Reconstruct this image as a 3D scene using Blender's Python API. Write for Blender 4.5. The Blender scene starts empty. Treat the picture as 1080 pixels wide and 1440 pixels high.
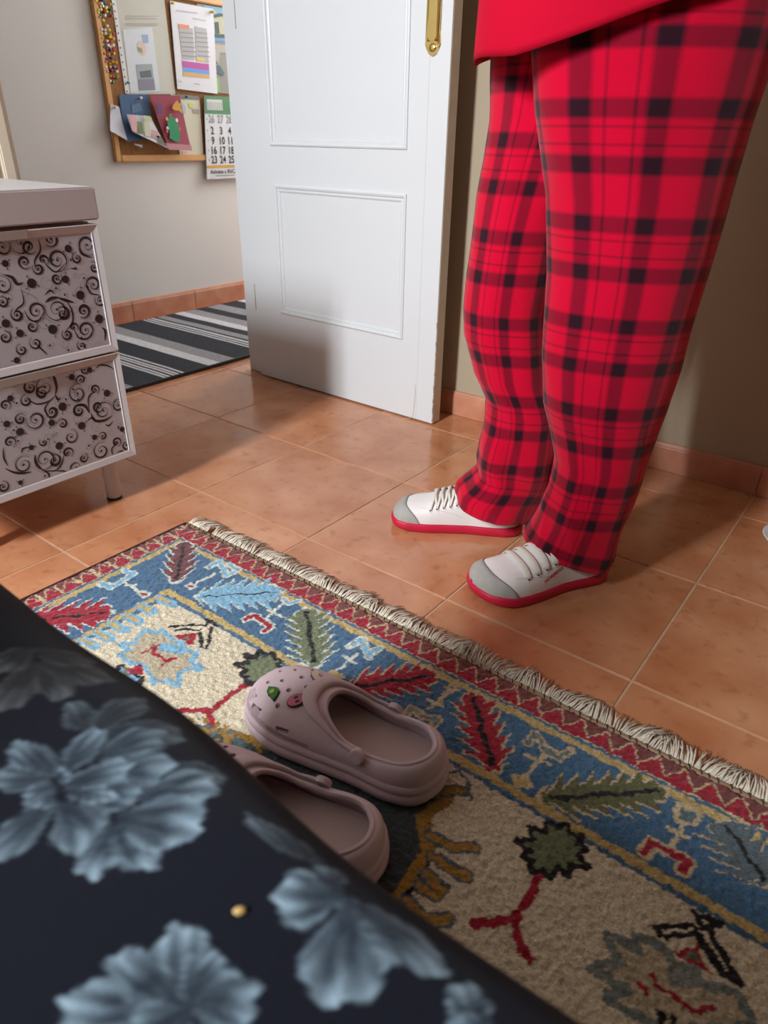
import bpy, bmesh, math, random
import numpy as np
from mathutils import Vector, Matrix, noise
random.seed(7); rng = np.random.default_rng(7)
PI = math.pi

# ---------------------------------------------------------------- camera, light, exposure
scn = bpy.context.scene
COL = scn.collection
RC = np.array([[0.792296, 0.6099422, 0.0154146], [0.3018456, -0.3698819, -0.8786789], [-0.5302417, 0.7008266, -0.4771643]])
CC = np.array([1.1681048, -0.8555833, 0.7087574]); FPX = 971.85
cd = bpy.data.cameras.new('camera'); cam = bpy.data.objects.new('camera', cd); COL.objects.link(cam)
cam.matrix_world = Matrix(((RC[0][0], -RC[1][0], -RC[2][0], CC[0]), (RC[0][1], -RC[1][1], -RC[2][1], CC[1]), (RC[0][2], -RC[1][2], -RC[2][2], CC[2]), (0, 0, 0, 1)))
cd.sensor_fit = 'VERTICAL'; cd.sensor_height = 36; cd.sensor_width = 27; cd.lens = FPX / 1440 * 36
cd.clip_start = 0.02
cd.dof.use_dof = True; cd.dof.focus_distance = 1.3; cd.dof.aperture_fstop = 6.5
scn.camera = cam
scn.view_settings.view_transform = 'Standard'; scn.view_settings.look = 'None'
scn.view_settings.exposure = 0.2; scn.view_settings.gamma = 1; scn.view_settings.use_curve_mapping = False
w = bpy.data.worlds.new('world'); scn.world = w; w.use_nodes = True
w.node_tree.nodes['Background'].inputs[0].default_value = (0.75, 0.85, 1.0, 1); w.node_tree.nodes['Background'].inputs[1].default_value = 0.6

def area(name, loc, aim, sx, sy, power, col, spread=None):
    l = bpy.data.lights.new(name, 'AREA'); l.shape = 'RECTANGLE'; l.size = sx; l.size_y = sy; l.energy = power; l.color = col
    o = bpy.data.objects.new(name, l); COL.objects.link(o); o.location = loc
    o.rotation_euler = (Vector(aim) - Vector(loc)).to_track_quat('-Z', 'Y').to_euler()
    if spread: l.spread = spread
    return o
WX0, WX1, WZ0, WZ1, WY = 0.08, 0.40, 1.36, 2.08, -2.5      # the bedroom window in the wall behind the bed
area('bedroom_window_daylight', ((WX0 + WX1) / 2, WY + 0.01, (WZ0 + WZ1) / 2), ((WX0 + WX1) / 2 - 0.1, 0, 0.55), WX1 - WX0, WZ1 - WZ0, 57, (0.93, 0.97, 1.0), 2.1)
area('hall_fill_light', (-1.02, 2.6, 1.5), (-1.02, 0, 0.9), 0.7, 1.2, 36, (0.9, 0.96, 1.0))  # added area light to brighten the hall; its end wall has no window

# ---------------------------------------------------------------- helpers
def S(r, g, b):
    f = lambda c: (c / 255) / 12.92 if c / 255 <= 0.04045 else ((c / 255 + 0.055) / 1.055) ** 2.4
    return (f(r), f(g), f(b))
def ray(u, v): return RC.T @ np.array([(u - 540) / FPX, (v - 720) / FPX, 1.0])
def on(u, v, ax, val):                      # photo pixel -> point on the plane axis=val that the thing touches
    d = ray(u, v); return CC + d * ((val - CC[ax]) / d[ax])
def mat(name, col, rough=0.6, var=0.0, scale=20, bump=0.0, bscale=200, metal=0.0, col2=None, spec=0.5, sheen=0.0, objrand=0.0):
    m = bpy.data.materials.new(name); m.use_nodes = True; nt = m.node_tree; N = nt.nodes; b = N['Principled BSDF']
    b.inputs['Roughness'].default_value = rough; b.inputs['Metallic'].default_value = metal
    b.inputs['Specular IOR Level'].default_value = spec
    if sheen: b.inputs['Sheen Weight'].default_value = sheen; b.inputs['Sheen Roughness'].default_value = 0.5
    tc = N.new('ShaderNodeTexCoord')
    c2 = col2 or tuple(max(0, x * (1 - var)) for x in col)
    no = N.new('ShaderNodeTexNoise'); no.inputs['Scale'].default_value = scale; no.inputs['Detail'].default_value = 6
    nt.links.new(tc.outputs['Object'], no.inputs['Vector'])
    mx = N.new('ShaderNodeMix'); mx.data_type = 'RGBA'
    mx.inputs[6].default_value = (*col, 1); mx.inputs[7].default_value = (*c2, 1)
    mr = N.new('ShaderNodeMapRange'); mr.inputs[1].default_value = 0.3; mr.inputs[2].default_value = 0.7
    nt.links.new(no.outputs['Fac'], mr.inputs[0]); nt.links.new(mr.outputs[0], mx.inputs[0])
    out = mx.outputs[2]
    if objrand:
        oi = N.new('ShaderNodeObjectInfo'); hs = N.new('ShaderNodeHueSaturation'); m2 = N.new('ShaderNodeMapRange')
        m2.inputs[3].default_value = 1 - objrand; m2.inputs[4].default_value = 1 + objrand
        nt.links.new(oi.outputs['Random'], m2.inputs[0]); nt.links.new(m2.outputs[0], hs.inputs['Value']); nt.links.new(out, hs.inputs['Color']); out = hs.outputs[0]
    nt.links.new(out, b.inputs['Base Color'])
    if bump:
        n2 = N.new('ShaderNodeTexNoise'); n2.inputs['Scale'].default_value = bscale; n2.inputs['Detail'].default_value = 4
        nt.links.new(tc.outputs['Object'], n2.inputs['Vector'])
        bp = N.new('ShaderNodeBump'); bp.inputs['Strength'].default_value = bump; bp.inputs['Distance'].default_value = 0.002
        nt.links.new(n2.outputs['Fac'], bp.inputs['Height']); nt.links.new(bp.outputs[0], b.inputs['Normal'])
    return m
def link(o, parent=None):
    COL.objects.link(o)
    if parent is not None: o.parent = parent
    return o
def obj(name, me, m, parent=None, smooth=False, bevel=0):
    if isinstance(me, bmesh.types.BMesh):
        bm = me; me = bpy.data.meshes.new(name)
        if bevel: bmesh.ops.bevel(bm, geom=list(bm.edges), offset=bevel, segments=2, affect='EDGES', clamp_overlap=True)
        bmesh.ops.recalc_face_normals(bm, faces=bm.faces); bm.to_mesh(me); bm.free()
    if m is not None and len(me.materials) == 0: me.materials.append(m)
    if smooth: me.polygons.foreach_set('use_smooth', [True] * len(me.polygons))
    return link(bpy.data.objects.new(name, me), parent)
def tag(o, label=None, cat=None, group=None, kind=None):
    if label: o['label'] = label
    if cat: o['category'] = cat
    if group: o['group'] = group
    if kind: o['kind'] = kind
    return o
def thing(name, loc, label, cat, group=None, rz=0):
    o = link(bpy.data.objects.new(name, None)); o.location = loc; o.rotation_euler = (0, 0, rz); o.empty_display_size = 0.05
    return tag(o, label, cat, group)
def box(bm, x0, x1, y0, y1, z0, z1):
    r = bmesh.ops.create_cube(bm, size=1)
    for v in r['verts']:
        v.co = Vector(((x0 + x1) / 2 + v.co.x * (x1 - x0), (y0 + y1) / 2 + v.co.y * (y1 - y0), (z0 + z1) / 2 + v.co.z * (z1 - z0)))
    return bm
def B(*a):
    return box(bmesh.new(), *a)
def loft(rings, closed=True, caps=(False, False), bm=None, uv=None):
    bm = bm or bmesh.new(); V = [[bm.verts.new(p) for p in r] for r in rings]; n = len(rings[0])
    L = bm.loops.layers.uv.verify() if uv else None
    for i in range(len(V) - 1):
        for j in range(n if closed else n - 1):
            k = (j + 1) % n
            f = bm.faces.new((V[i][j], V[i][k], V[i + 1][k], V[i + 1][j]))
            if uv:
                for lp, (a, b) in zip(f.loops, ((i, j), (i, j + 1), (i + 1, j + 1), (i + 1, j))): lp[L].uv = uv(a, b)
    if caps[0]: bm.faces.new(list(reversed(V[0])))
    if caps[1]: bm.faces.new(V[-1])
    return bm
def tube(pts, rad, n=8, bm=None, caps=True, up=None, flat=1.0):
    pts = [Vector(p) for p in pts]; rings = []
    for i, p in enumerate(pts):
        t = (pts[min(i + 1, len(pts) - 1)] - pts[max(i - 1, 0)]).normalized()
        u = Vector(up) if up is not None else (Vector((0, 0, 1)) if abs(t.z) < 0.9 else Vector((1, 0, 0)))
        a = t.cross(u).normalized(); b = a.cross(t).normalized()
        r = rad[i] if isinstance(rad, (list, tuple)) else rad
        rings.append([p + a * (r * math.cos(2 * PI * k / n)) + b * (r * flat * math.sin(2 * PI * k / n)) for k in range(n)])
    return loft(rings, True, (caps, caps), bm)
def lathe(prof, n=24, bm=None, c=(0, 0, 0)):
    return loft([[Vector((c[0] + r * math.cos(2 * PI * k / n), c[1] + r * math.sin(2 * PI * k / n), c[2] + z)) for k in range(n)] for r, z in prof], True, (True, True), bm)
def smoothcurve(pts, n=6):
    P = [Vector(p) for p in pts]; out = []
    for i in range(len(P) - 1):
        p0, p1, p2, p3 = P[max(i - 1, 0)], P[i], P[i + 1], P[min(i + 2, len(P) - 1)]
        for k in range(n):
            t = k / n; out.append(0.5 * ((2 * p1) + (p2 - p0) * t + (2 * p0 - 5 * p1 + 4 * p2 - p3) * t * t + (3 * p1 - p0 - 3 * p2 + p3) * t ** 3))
    return out + [P[-1]]
def extrude_poly(pts, d, bm=None):           # polygon of 3D points extruded by vector d
    bm = bm or bmesh.new(); d = Vector(d); a = [bm.verts.new(p) for p in pts]; b = [bm.verts.new(Vector(p) + d) for p in pts]
    bm.faces.new(a); bm.faces.new(list(reversed(b)))
    for i in range(len(a)): bm.faces.new((a[i], a[(i + 1) % len(a)], b[(i + 1) % len(a)], b[i]))
    return bm
def lerp_tab(tab, x):
    return float(np.interp(x, [t[0] for t in tab], [t[1] for t in tab]))
def text_mesh(s, size, bold=False, align='LEFT'):
    c = bpy.data.curves.new('t', 'FONT'); c.body = s; c.size = size; c.align_x = align; c.resolution_u = 2
    if bold: c.offset = size * 0.02
    o = bpy.data.objects.new('t', c); COL.objects.link(o); dg = bpy.context.evaluated_depsgraph_get(); dg.update()
    me = bpy.data.meshes.new_from_object(o.evaluated_get(dg)); bpy.data.objects.remove(o); bpy.data.curves.remove(c)
    return me

# ---------------------------------------------------------------- materials
M = {}
M['grout'] = mat('grout', S(205, 170, 140), 0.9, 0.2, 40)
M['wall_taupe'] = mat('taupe_paint', S(176, 160, 136), 0.75, 0.05, 6, 0.1, 120)
M['wall_white'] = mat('white_paint', S(222, 217, 212), 0.8, 0.03, 5, 0.1, 120)
M['ceil'] = mat('ceiling_paint', S(190, 186, 178), 0.9)
M['door'] = mat('white_lacquer', S(216, 219, 222), 0.32, 0.02, 4)
M['door_edge'] = mat('bare_door_edge', S(205, 192, 176), 0.6, 0.1, 30)
M['frame_cream'] = mat('cream_lacquer', S(222, 212, 192), 0.4, 0.03, 8)
M['brass'] = mat('polished_brass', S(240, 214, 140), 0.22, 0.1, 30, metal=1.0)
M['brass_dark'] = mat('brass_screw', S(120, 95, 40), 0.35, metal=1.0)
M['skirting'] = mat('terracotta_skirting', S(212, 152, 124), 0.4, 0.2, 14, 0.15, 80, col2=S(190, 122, 92), objrand=0.06)
M['cab'] = mat('cabinet_white', S(196, 190, 190), 0.45, 0.03, 8)
M['cab_panel'] = mat('grey_print_ground', S(186, 184, 190), 0.4, 0.03, 10)
M['cab_edge'] = mat('bright_bead', S(235, 238, 242), 0.3)
M['ink'] = mat('print_ink', S(42, 36, 38), 0.5)
M['ink_thin'] = mat('print_ink_fine', S(98, 92, 94), 0.5)
M['dark'] = mat('dark_gap', S(35, 28, 25), 0.8)
M['black_rubber'] = mat('black_rubber', S(28, 26, 26), 0.6)
M['cork'] = mat('cork', S(150, 102, 58), 0.9, 0.3, 90, 0.3, 300)
M['pine'] = mat('pine_frame', S(214, 158, 96), 0.5, 0.12, 25)
def flat(name, c, rough=0.55):
    if name not in M: M[name] = mat(name, S(*c), rough, 0.03, 30)
    return M[name]

# terracotta tile
def tile_mat():
    m = mat('terracotta_tile', S(206, 146, 108), 0.3, bump=0.15, bscale=55, scale=9, col2=S(182, 114, 76), objrand=0.05)
    nt = m.node_tree; N = nt.nodes; b = N['Principled BSDF']; src = b.inputs['Base Color'].links[0].from_socket
    tc = N.new('ShaderNodeTexCoord'); oi = N.new('ShaderNodeObjectInfo'); ad = N.new('ShaderNodeVectorMath'); ad.operation = 'MULTIPLY_ADD'
    ad.inputs[1].default_value = (7, 7, 7)
    nt.links.new(oi.outputs['Location'], ad.inputs[0]); nt.links.new(tc.outputs['Object'], ad.inputs[2])
    for n in list(N):
        if n.type == 'TEX_NOISE': nt.links.new(ad.outputs[0], n.inputs['Vector'])
    n3 = N.new('ShaderNodeTexNoise'); n3.inputs['Scale'].default_value = 38; n3.inputs['Detail'].default_value = 8; nt.links.new(ad.outputs[0], n3.inputs['Vector'])
    r = N.new('ShaderNodeMapRange'); r.inputs[1].default_value = 0.56; r.inputs[2].default_value = 0.74; r.inputs[4].default_value = 0.55; nt.links.new(n3.outputs['Fac'], r.inputs[0])
    mx = N.new('ShaderNodeMix'); mx.data_type = 'RGBA'; mx.inputs[7].default_value = (*S(150, 86, 50), 1)
    nt.links.new(r.outputs[0], mx.inputs[0]); nt.links.new(src, mx.inputs[6]); nt.links.new(mx.outputs[2], b.inputs['Base Color'])
    r2 = N.new('ShaderNodeMapRange'); r2.inputs[3].default_value = 0.08; r2.inputs[4].default_value = 0.26; b.inputs['Specular IOR Level'].default_value = 0.75; nt.links.new(n3.outputs['Fac'], r2.inputs[0]); nt.links.new(r2.outputs[0], b.inputs['Roughness'])
    return m
M['tile'] = tile_mat()

def attr_mat(name, rough=0.95, sheen=0.3, nscale=900, bump=0.4, speck=0.25):
    m = bpy.data.materials.new(name); m.use_nodes = True; nt = m.node_tree; N = nt.nodes; b = N['Principled BSDF']
    b.inputs['Roughness'].default_value = rough; b.inputs['Specular IOR Level'].default_value = 0.15; b.inputs['Sheen Weight'].default_value = sheen
    at = N.new('ShaderNodeAttribute'); at.attribute_name = 'Col'
    tc = N.new('ShaderNodeTexCoord'); no = N.new('ShaderNodeTexNoise'); no.inputs['Scale'].default_value = nscale; no.inputs['Detail'].default_value = 3
    nt.links.new(tc.outputs['Object'], no.inputs['Vector'])
    mr = N.new('ShaderNodeMapRange'); mr.inputs[1].default_value = 0.3; mr.inputs[2].default_value = 0.7; mr.inputs[3].default_value = 1 - speck; mr.inputs[4].default_value = 1 + speck
    hs = N.new('ShaderNodeHueSaturation'); nt.links.new(no.outputs['Fac'], mr.inputs[0]); nt.links.new(mr.outputs[0], hs.inputs['Value'])
    nt.links.new(at.outputs['Color'], hs.inputs['Color']); nt.links.new(hs.outputs[0], b.inputs['Base Color'])
    bp = N.new('ShaderNodeBump'); bp.inputs['Strength'].default_value = bump; bp.inputs['Distance'].default_value = 0.002
    nt.links.new(no.outputs['Fac'], bp.inputs['Height']); nt.links.new(bp.outputs[0], b.inputs['Normal'])
    return m

# ---------------------------------------------------------------- the room
T = 0.33
YB, XD0, XD1, XH = 0.795, -0.60, -0.55, -1.49       # back wall, doorway wall, hall wall
XR, ZC = 3.1, 2.5
fl = bmesh.new(); box(fl, -1.6, XR + 0.1, WY - 0.1, YB + 0.05, -0.06, -0.0015); box(fl, -1.6, XD1, YB + 0.05, 2.75, -0.06, -0.0015)
floor = tag(obj('floor', fl, M['grout']), 'terracotta tiled floor with pale grout joints', kind='structure')
cache = {}
def tile(x0, x1, y0, y1):
    g = 0.0018; sx, sy = round(x1 - x0 - 2 * g, 4), round(y1 - y0 - 2 * g, 4)
    if sx < 0.01 or sy < 0.01: return
    if (sx, sy) not in cache:
        bm = B(-sx / 2, sx / 2, -sy / 2, sy / 2, -0.008, 0.0)
        bmesh.ops.bevel(bm, geom=[e for e in bm.edges if all(v.co.z > -0.001 for v in e.verts)], offset=0.0012, segments=1, affect='EDGES')
        me = bpy.data.meshes.new('tile'); bmesh.ops.recalc_face_normals(bm, faces=bm.faces); bm.to_mesh(me); bm.free(); me.materials.append(M['tile']); cache[(sx, sy)] = me
    o = link(bpy.data.objects.new('tile', cache[(sx, sy)]), floor); o.location = ((x0 + x1) / 2, (y0 + y1) / 2, random.uniform(-0.0003, 0.0003))
for i in range(-5, 10):
    for j in range(-8, 9):
        x0, x1, y0, y1 = i * T, (i + 1) * T, j * T, (j + 1) * T
        if j < 3:
            tile(max(x0, XH), min(x1, XR), max(y0, WY), y1 if x1 <= XD1 else min(y1, YB))
        elif x1 <= -0.3: tile(max(x0, XH), min(x1, XD0), y0, min(y1, 2.7))
def st(name, bm, m, label=None, parent=None, **k):
    o = obj(name, bm, m, parent, **k); o['kind'] = 'structure'
    if label: o['label'] = label
    return o
st('wall_back', B(XD1, XR, YB, YB + 0.08, 0, ZC), M['wall_taupe'], 'taupe painted wall behind the open door')
wd = B(XD0, XD1, 0.74, 2.75, 0, ZC); box(wd, XD0, XD1, WY, -0.02, 0, ZC); box(wd, XD0, XD1, -0.02, 0.74, 2.06, ZC)
st('wall_doorway', wd, M['wall_white'], 'thin white partition with the doorway to the hall')
st('wall_hall', B(XH - 0.08, XH, WY, 2.75, 0, ZC), M['wall_white'], 'pale grey white hall wall carrying the cork board')
st('wall_hall_end', B(XH, XD0, 2.7, 2.78, 0, ZC), M['wall_white'])
st('wall_hall_near', B(XH, XD0, WY - 0.08, WY, 0, ZC), M['wall_white'])
st('wall_right', B(XR, XR + 0.08, WY, YB, 0, ZC), M['wall_taupe'])
wf = B(XD1, WX0, WY - 0.08, WY, 0, ZC); box(wf, WX1, XR, WY - 0.08, WY, 0, ZC); box(wf, WX0, WX1, WY - 0.08, WY, 0, WZ0); box(wf, WX0, WX1, WY - 0.08, WY, WZ1, ZC)
st('wall_front', wf, M['wall_taupe'])
st('ceiling', B(XH - 0.08, XR + 0.08, WY - 0.08, 2.78, ZC, ZC + 0.08), M['ceil'])
wn = bmesh.new(); fr = 0.05
box(wn, WX0, WX0 + fr, WY - 0.07, WY - 0.02, WZ0, WZ1); box(wn, WX1 - fr, WX1, WY - 0.07, WY - 0.02, WZ0, WZ1)
box(wn, WX0, WX1, WY - 0.07, WY - 0.02, WZ0, WZ0 + fr); box(wn, WX0, WX1, WY - 0.07, WY - 0.02, WZ1 - fr, WZ1); box(wn, -0.025 + (WX0 + WX1) / 2, 0.025 + (WX0 + WX1) / 2, WY - 0.07, WY - 0.02, WZ0, WZ1)
st('window_1', wn, M['door'])
# skirting tiles
sk_cache = {}
def skirting(name, a, b, axis, at, sgn, step=T, off=0.0, h=0.07):
    root = st(name, B(*( (a, b, min(at, at + sgn * 0.007), max(at, at + sgn * 0.007), 0, h - 0.002) if axis == 'x' else (min(at, at + sgn * 0.007), max(at, at + sgn * 0.007), a, b, 0, h - 0.002))), M['grout'])
    k = math.floor((a - off) / step) * step + off
    while k < b:
        s0, s1 = max(a, k) + 0.0015, min(b, k + step) - 0.0015; k += step
        if s1 - s0 < 0.01: continue
        Lr = round(s1 - s0, 4); key = (axis, Lr, sgn, h)
        if key not in sk_cache:
            prof = [(0, 0.001), (0.010, 0.001), (0.010, h - 0.012), (0.0085, h - 0.0095), (0.0085, h - 0.007), (0.006, h), (0, h)]
            rings = []
            for s in (-Lr / 2, Lr / 2): rings.append([Vector((s, sgn * d, z)) if axis == 'x' else Vector((sgn * d, s, z)) for d, z in prof])
            bm = loft(rings, True, (True, True)); me = bpy.data.meshes.new('skirting_tile'); bmesh.ops.recalc_face_normals(bm, faces=bm.faces); bm.to_mesh(me); bm.free(); me.materials.append(M['skirting']); sk_cache[key] = me
        o = link(bpy.data.objects.new('skirting_tile', sk_cache[key]), root)
        c = (s0 + s1) / 2; o.location = (c, at, 0) if axis == 'x' else (at, c, 0)
    return root
skirting('baseboard_back', XD1, XR, 'x', YB, -1)
skirting('baseboard_hall', WY, 2.7, 'y', XH, 1, step=0.33, off=0.2, h=0.085)
skirting('baseboard_doorway', WY, -0.1, 'y', XD1, 1)
# door frame (jambs, lintel, casing)
def trimbox(name, b, m, parent=None, bevel=0.003): return st(name, B(*b), m, None, parent, bevel=bevel)
tr = st('trim_1', B(XD0 - 0.002, XD1 + 0.004, 0.708, 0.742, 0, 2.06), M['door'], 'white door frame around the doorway', bevel=0.003)
for nm, b in (('jamb', (XD0 - 0.004, XD1 + 0.004, -0.022, 0.016, 0, 2.06)), ('head', (XD0 - 0.004, XD1 + 0.004, -0.022, 0.742, 2.03, 2.06))):
    obj(nm, B(*b), M['frame_cream'], tr, bevel=0.003)
for k, (y0, y1, d) in enumerate(((-0.085, 0.02, 0.010), (-0.08, -0.055, 0.016), (-0.045, -0.03, 0.014), (-0.018, 0.008, 0.018))):
    obj('casing_moulding', B(XD1, XD1 + d, y0, y1, 0, 2.1), M['frame_cream'], tr, bevel=0.003)
for zz in (0.25, 1.0, 1.75):
    obj('hinge', tube([(XD1 + 0.012, 0.702, zz - 0.04), (XD1 + 0.012, 0.702, zz + 0.04)], 0.005), M['brass'], tr, smooth=True)

# ---------------------------------------------------------------- the door
ang = math.atan2(0.676 - 0.688, 0.172 + 0.527)
door = link(bpy.data.objects.new('door_1', None)); door.location = (-0.527, 0.688, 0.004); door.rotation_euler = (0, 0, ang)
tag(door, 'open white panelled door with brass handle plate standing against taupe wall', kind='structure')
DW, DH, DT = 0.699, 2.02, 0.036
def panelled(parent):
    # leaf with sunk panels, front at y=0, back at y=DT
    P = [(0.112, 0.582, 0.682, 1.93), (0.118, 0.585, 0.221, 0.576)]
    bm = bmesh.new(); xs = sorted({0, DW, *[p[0] for p in P], *[p[1] for p in P]}); zs = sorted({0, DH, *[p[2] for p in P], *[p[3] for p in P]})
    box(bm, 0, DW, 0.006, DT, 0, DH)
    for i in range(len(xs) - 1):
        for j in range(len(zs) - 1):
            cx, cz = (xs[i] + xs[i + 1]) / 2, (zs[j] + zs[j + 1]) / 2
            if any(p[0] < cx < p[1] and p[2] < cz < p[3] for p in P): continue
            box(bm, xs[i], xs[i + 1], 0, 0.006, zs[j], zs[j + 1])
    obj('leaf', bm, M['door'], parent)
    for (x0, x1, z0, z1) in P:
        prof = [(-0.004, 0.0), (-0.004, -0.003), (0.0, -0.005), (0.005, -0.003), (0.007, 0.001), (0.011, 0.0), (0.015, 0.002), (0.017, 0.006)]
        rings = []
        for (cx, cz, sx, sz) in ((x0, z0, 1, 1), (x1, z0, -1, 1), (x1, z1, -1, -1), (x0, z1, 1, -1)):
            rings.append([Vector((cx + sx * a, b, cz + sz * a)) for a, b in prof])
        rings.append(rings[0]); obj('panel_moulding', loft(rings, False), M['door'], parent)
        obj('panel', B(x0 + 0.016, x1 - 0.016, 0.0045, 0.007, z0 + 0.016, z1 - 0.016), M['door'], parent)
panelled(door)
obj('edge_strip', B(DW, DW + 0.0006, 0.003, DT, 0.0, DH), M['door_edge'], door)
obj('joint_line', B(0.6425, 0.6432, -0.0004, 0.001, 0.0, DH), flat('line_grey', (196, 194, 194)), door)
# chips where the paint has come away from the edge
cb = bmesh.new()
for k in range(26):
    z = random.choice([random.uniform(0.0, 0.1), random.uniform(0.02, 0.28)]); hh = random.uniform(0.003, 0.012); ww = random.uniform(0.001, 0.0035)
    n0 = 6; pts = [(DW + 0.0002 - (ww * (0.4 + random.random() * 0.6) if q not in (0, n0) else 0), -0.0005, z + hh * q / n0) for q in range(n0 + 1)]
    extrude_poly(pts, (0, 0.003, 0), cb)
obj('chipped_paint', cb, M['door_edge'], door)
obj('loose_thread', tube(smoothcurve([(0.636, -0.002, 0.10), (0.639, -0.003, 0.085), (0.637, -0.003, 0.04), (0.634, -0.003, 0.012), (0.629, -0.012, 0.0025), (0.615, -0.03, 0.0015)], 5), 0.0005, 5), flat('thread', (225, 205, 175)), door)
# brass plate: straight long plate with a shaped foot
px = 0.651; pw = 0.0205
foot = [(-pw, 0.895), (-pw * 1.02, 0.888), (-pw * 0.82, 0.884), (-pw * 0.8, 0.878), (-pw * 0.5, 0.869), (0, 0.8645), (pw * 0.5, 0.869), (pw * 0.8, 0.878), (pw * 0.82, 0.884), (pw * 1.02, 0.888), (pw, 0.895)]
head = [(x, 2.0 - z) for x, z in reversed(foot)]
plate = obj('handle_plate', extrude_poly([(px + x, -0.003, z + (0.06 if z > 1 else 0)) for x, z in foot + [(-x, z) for x, z in head]], (0, 0.0032, 0)), M['brass'], door)
obj('raised_centre', B(px - pw * 0.62, px + pw * 0.62, -0.0062, -0.002, 0.893, 1.165), M['brass'], plate, bevel=0.0018)
obj('rounded_bead', tube([(px + pw * 0.78, -0.0035, 0.888), (px + pw * 0.78, -0.0035, 1.17)], 0.0028, 10), M['brass'], plate, smooth=True)
bm = bmesh.new(); bmesh.ops.create_uvsphere(bm, u_segments=14, v_segments=8, radius=0.009)
for v in bm.verts: v.co = Vector((px + v.co.x * 1.15, -0.003 + v.co.y * 0.35, 0.881 + v.co.z * 0.95))
obj('foot_boss', bm, M['brass'], plate, smooth=True)
for sx in (-0.55, 0.45):
    bm = bmesh.new(); bmesh.ops.create_uvsphere(bm, u_segments=10, v_segments=6, radius=0.0026)
    for v in bm.verts: v.co = Vector((px + sx * pw + v.co.x * 0.8, -0.006 + v.co.y * 0.4, 0.896 + v.co.z * 1.3))
    obj('screw', bm, M['brass_dark'], plate, smooth=True)
obj('lever', tube(smoothcurve([(px, -0.003, 1.06), (px, -0.045, 1.06), (px - 0.02, -0.055, 1.06), (px - 0.11, -0.055, 1.055)], 5), 0.008, 10), M['brass'], plate, smooth=True)

# ---------------------------------------------------------------- hall rug
def hall_rug():
    m = bpy.data.materials.new('hall_weave'); m.use_nodes = True; nt = m.node_tree; N = nt.nodes; b = N['Principled BSDF']; b.inputs['Roughness'].default_value = 0.95; b.inputs['Specular IOR Level'].default_value = 0.1
    tc = N.new('ShaderNodeTexCoord'); sp = N.new('ShaderNodeSeparateXYZ'); nt.links.new(tc.outputs['Object'], sp.inputs[0])
    rp = N.new('ShaderNodeValToRGB'); rp.color_ramp.interpolation = 'CONSTANT'; cr = rp.color_ramp
    mr = N.new('ShaderNodeMapRange'); mr.inputs[1].default_value = 0.2; mr.inputs[2].default_value = 1.5; nt.links.new(sp.outputs['Y'], mr.inputs[0]); nt.links.new(mr.outputs[0], rp.inputs[0])
    dk, gy, wh = S(62, 62, 66), S(150, 146, 148), S(205, 200, 202)
    bands = [(0.2, gy), (0.325, dk)]
    for q in range(5): bands += [(0.44 + q * 0.018, wh), (0.449 + q * 0.018, dk)]
    bands += [(0.622, wh), (0.675, gy), (0.74, dk)]
    for q in range(3): bands += [(0.872 + q * 0.022, wh), (0.883 + q * 0.022, dk)]
    bands += [(0.945, gy), (0.985, dk), (1.035, wh), (1.085, gy), (1.15, dk), (1.22, gy), (1.3, dk), (1.4, wh), (1.45, dk)]
    while len(cr.elements) > 1: cr.elements.remove(cr.elements[0])
    cr.elements[0].position = 0; cr.elements[0].color = (*gy, 1)
    for y, c in bands[1:]:
        e = cr.elements.new((y - 0.2) / 1.3); e.color = (*c, 1)
    no = N.new('ShaderNodeTexNoise'); no.inputs['Scale'].default_value = 260; nt.links.new(tc.outputs['Object'], no.inputs['Vector'])
    m2 = N.new('ShaderNodeMapRange'); m2.inputs[1].default_value = 0.35; m2.inputs[2].default_value = 0.65; m2.inputs[3].default_value = 0.75; m2.inputs[4].default_value = 1.2; nt.links.new(no.outputs['Fac'], m2.inputs[0])
    hs = N.new('ShaderNodeHueSaturation'); nt.links.new(m2.outputs[0], hs.inputs['Value']); nt.links.new(rp.outputs[0], hs.inputs['Color']); nt.links.new(hs.outputs[0], b.inputs['Base Color'])
    bp = N.new('ShaderNodeBump'); bp.inputs['Strength'].default_value = 0.6; bp.inputs['Distance'].default_value = 0.003; nt.links.new(no.outputs['Fac'], bp.inputs['Height']); nt.links.new(bp.outputs[0], b.inputs['Normal'])
    bm = bmesh.new(); nx, ny = 24, 60; x0, x1, y0, y1 = -1.445, -0.712, -0.25, 1.55
    def P(i, j):
        x = x0 + (x1 - x0) * i / nx; y = y0 + (y1 - y0) * j / ny
        return x, y
    top = [[bm.verts.new((P(i, j)[0] + (0.006 * noise.noise(Vector((0, P(i, j)[1] * 9, 0))) if i in (0, nx) else 0), P(i, j)[1], 0.009 + 0.0015 * noise.noise(Vector((P(i, j)[0] * 8, P(i, j)[1] * 8, 1))))) for j in range(ny + 1)] for i in range(nx + 1)]
    for i in range(nx):
        for j in range(ny): bm.faces.new((top[i][j], top[i + 1][j], top[i + 1][j + 1], top[i][j + 1]))
    edge = [e for e in bm.edges if e.is_boundary]; r = bmesh.ops.extrude_edge_only(bm, edges=edge)
    for v in r['geom']:
        if isinstance(v, bmesh.types.BMVert): v.co.z = 0.001
    o = obj('striped_hall_rug', bm, m); tag(o, 'charcoal, grey and white striped runner rug along the hall skirting', 'rug')
    e = bmesh.new(); box(e, x1 - 0.004, x1 + 0.004, y0, y1, 0.0005, 0.011); obj('bound_edge', e, flat('binding', (46, 46, 50)), o, bevel=0.002)
hall_rug()

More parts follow.
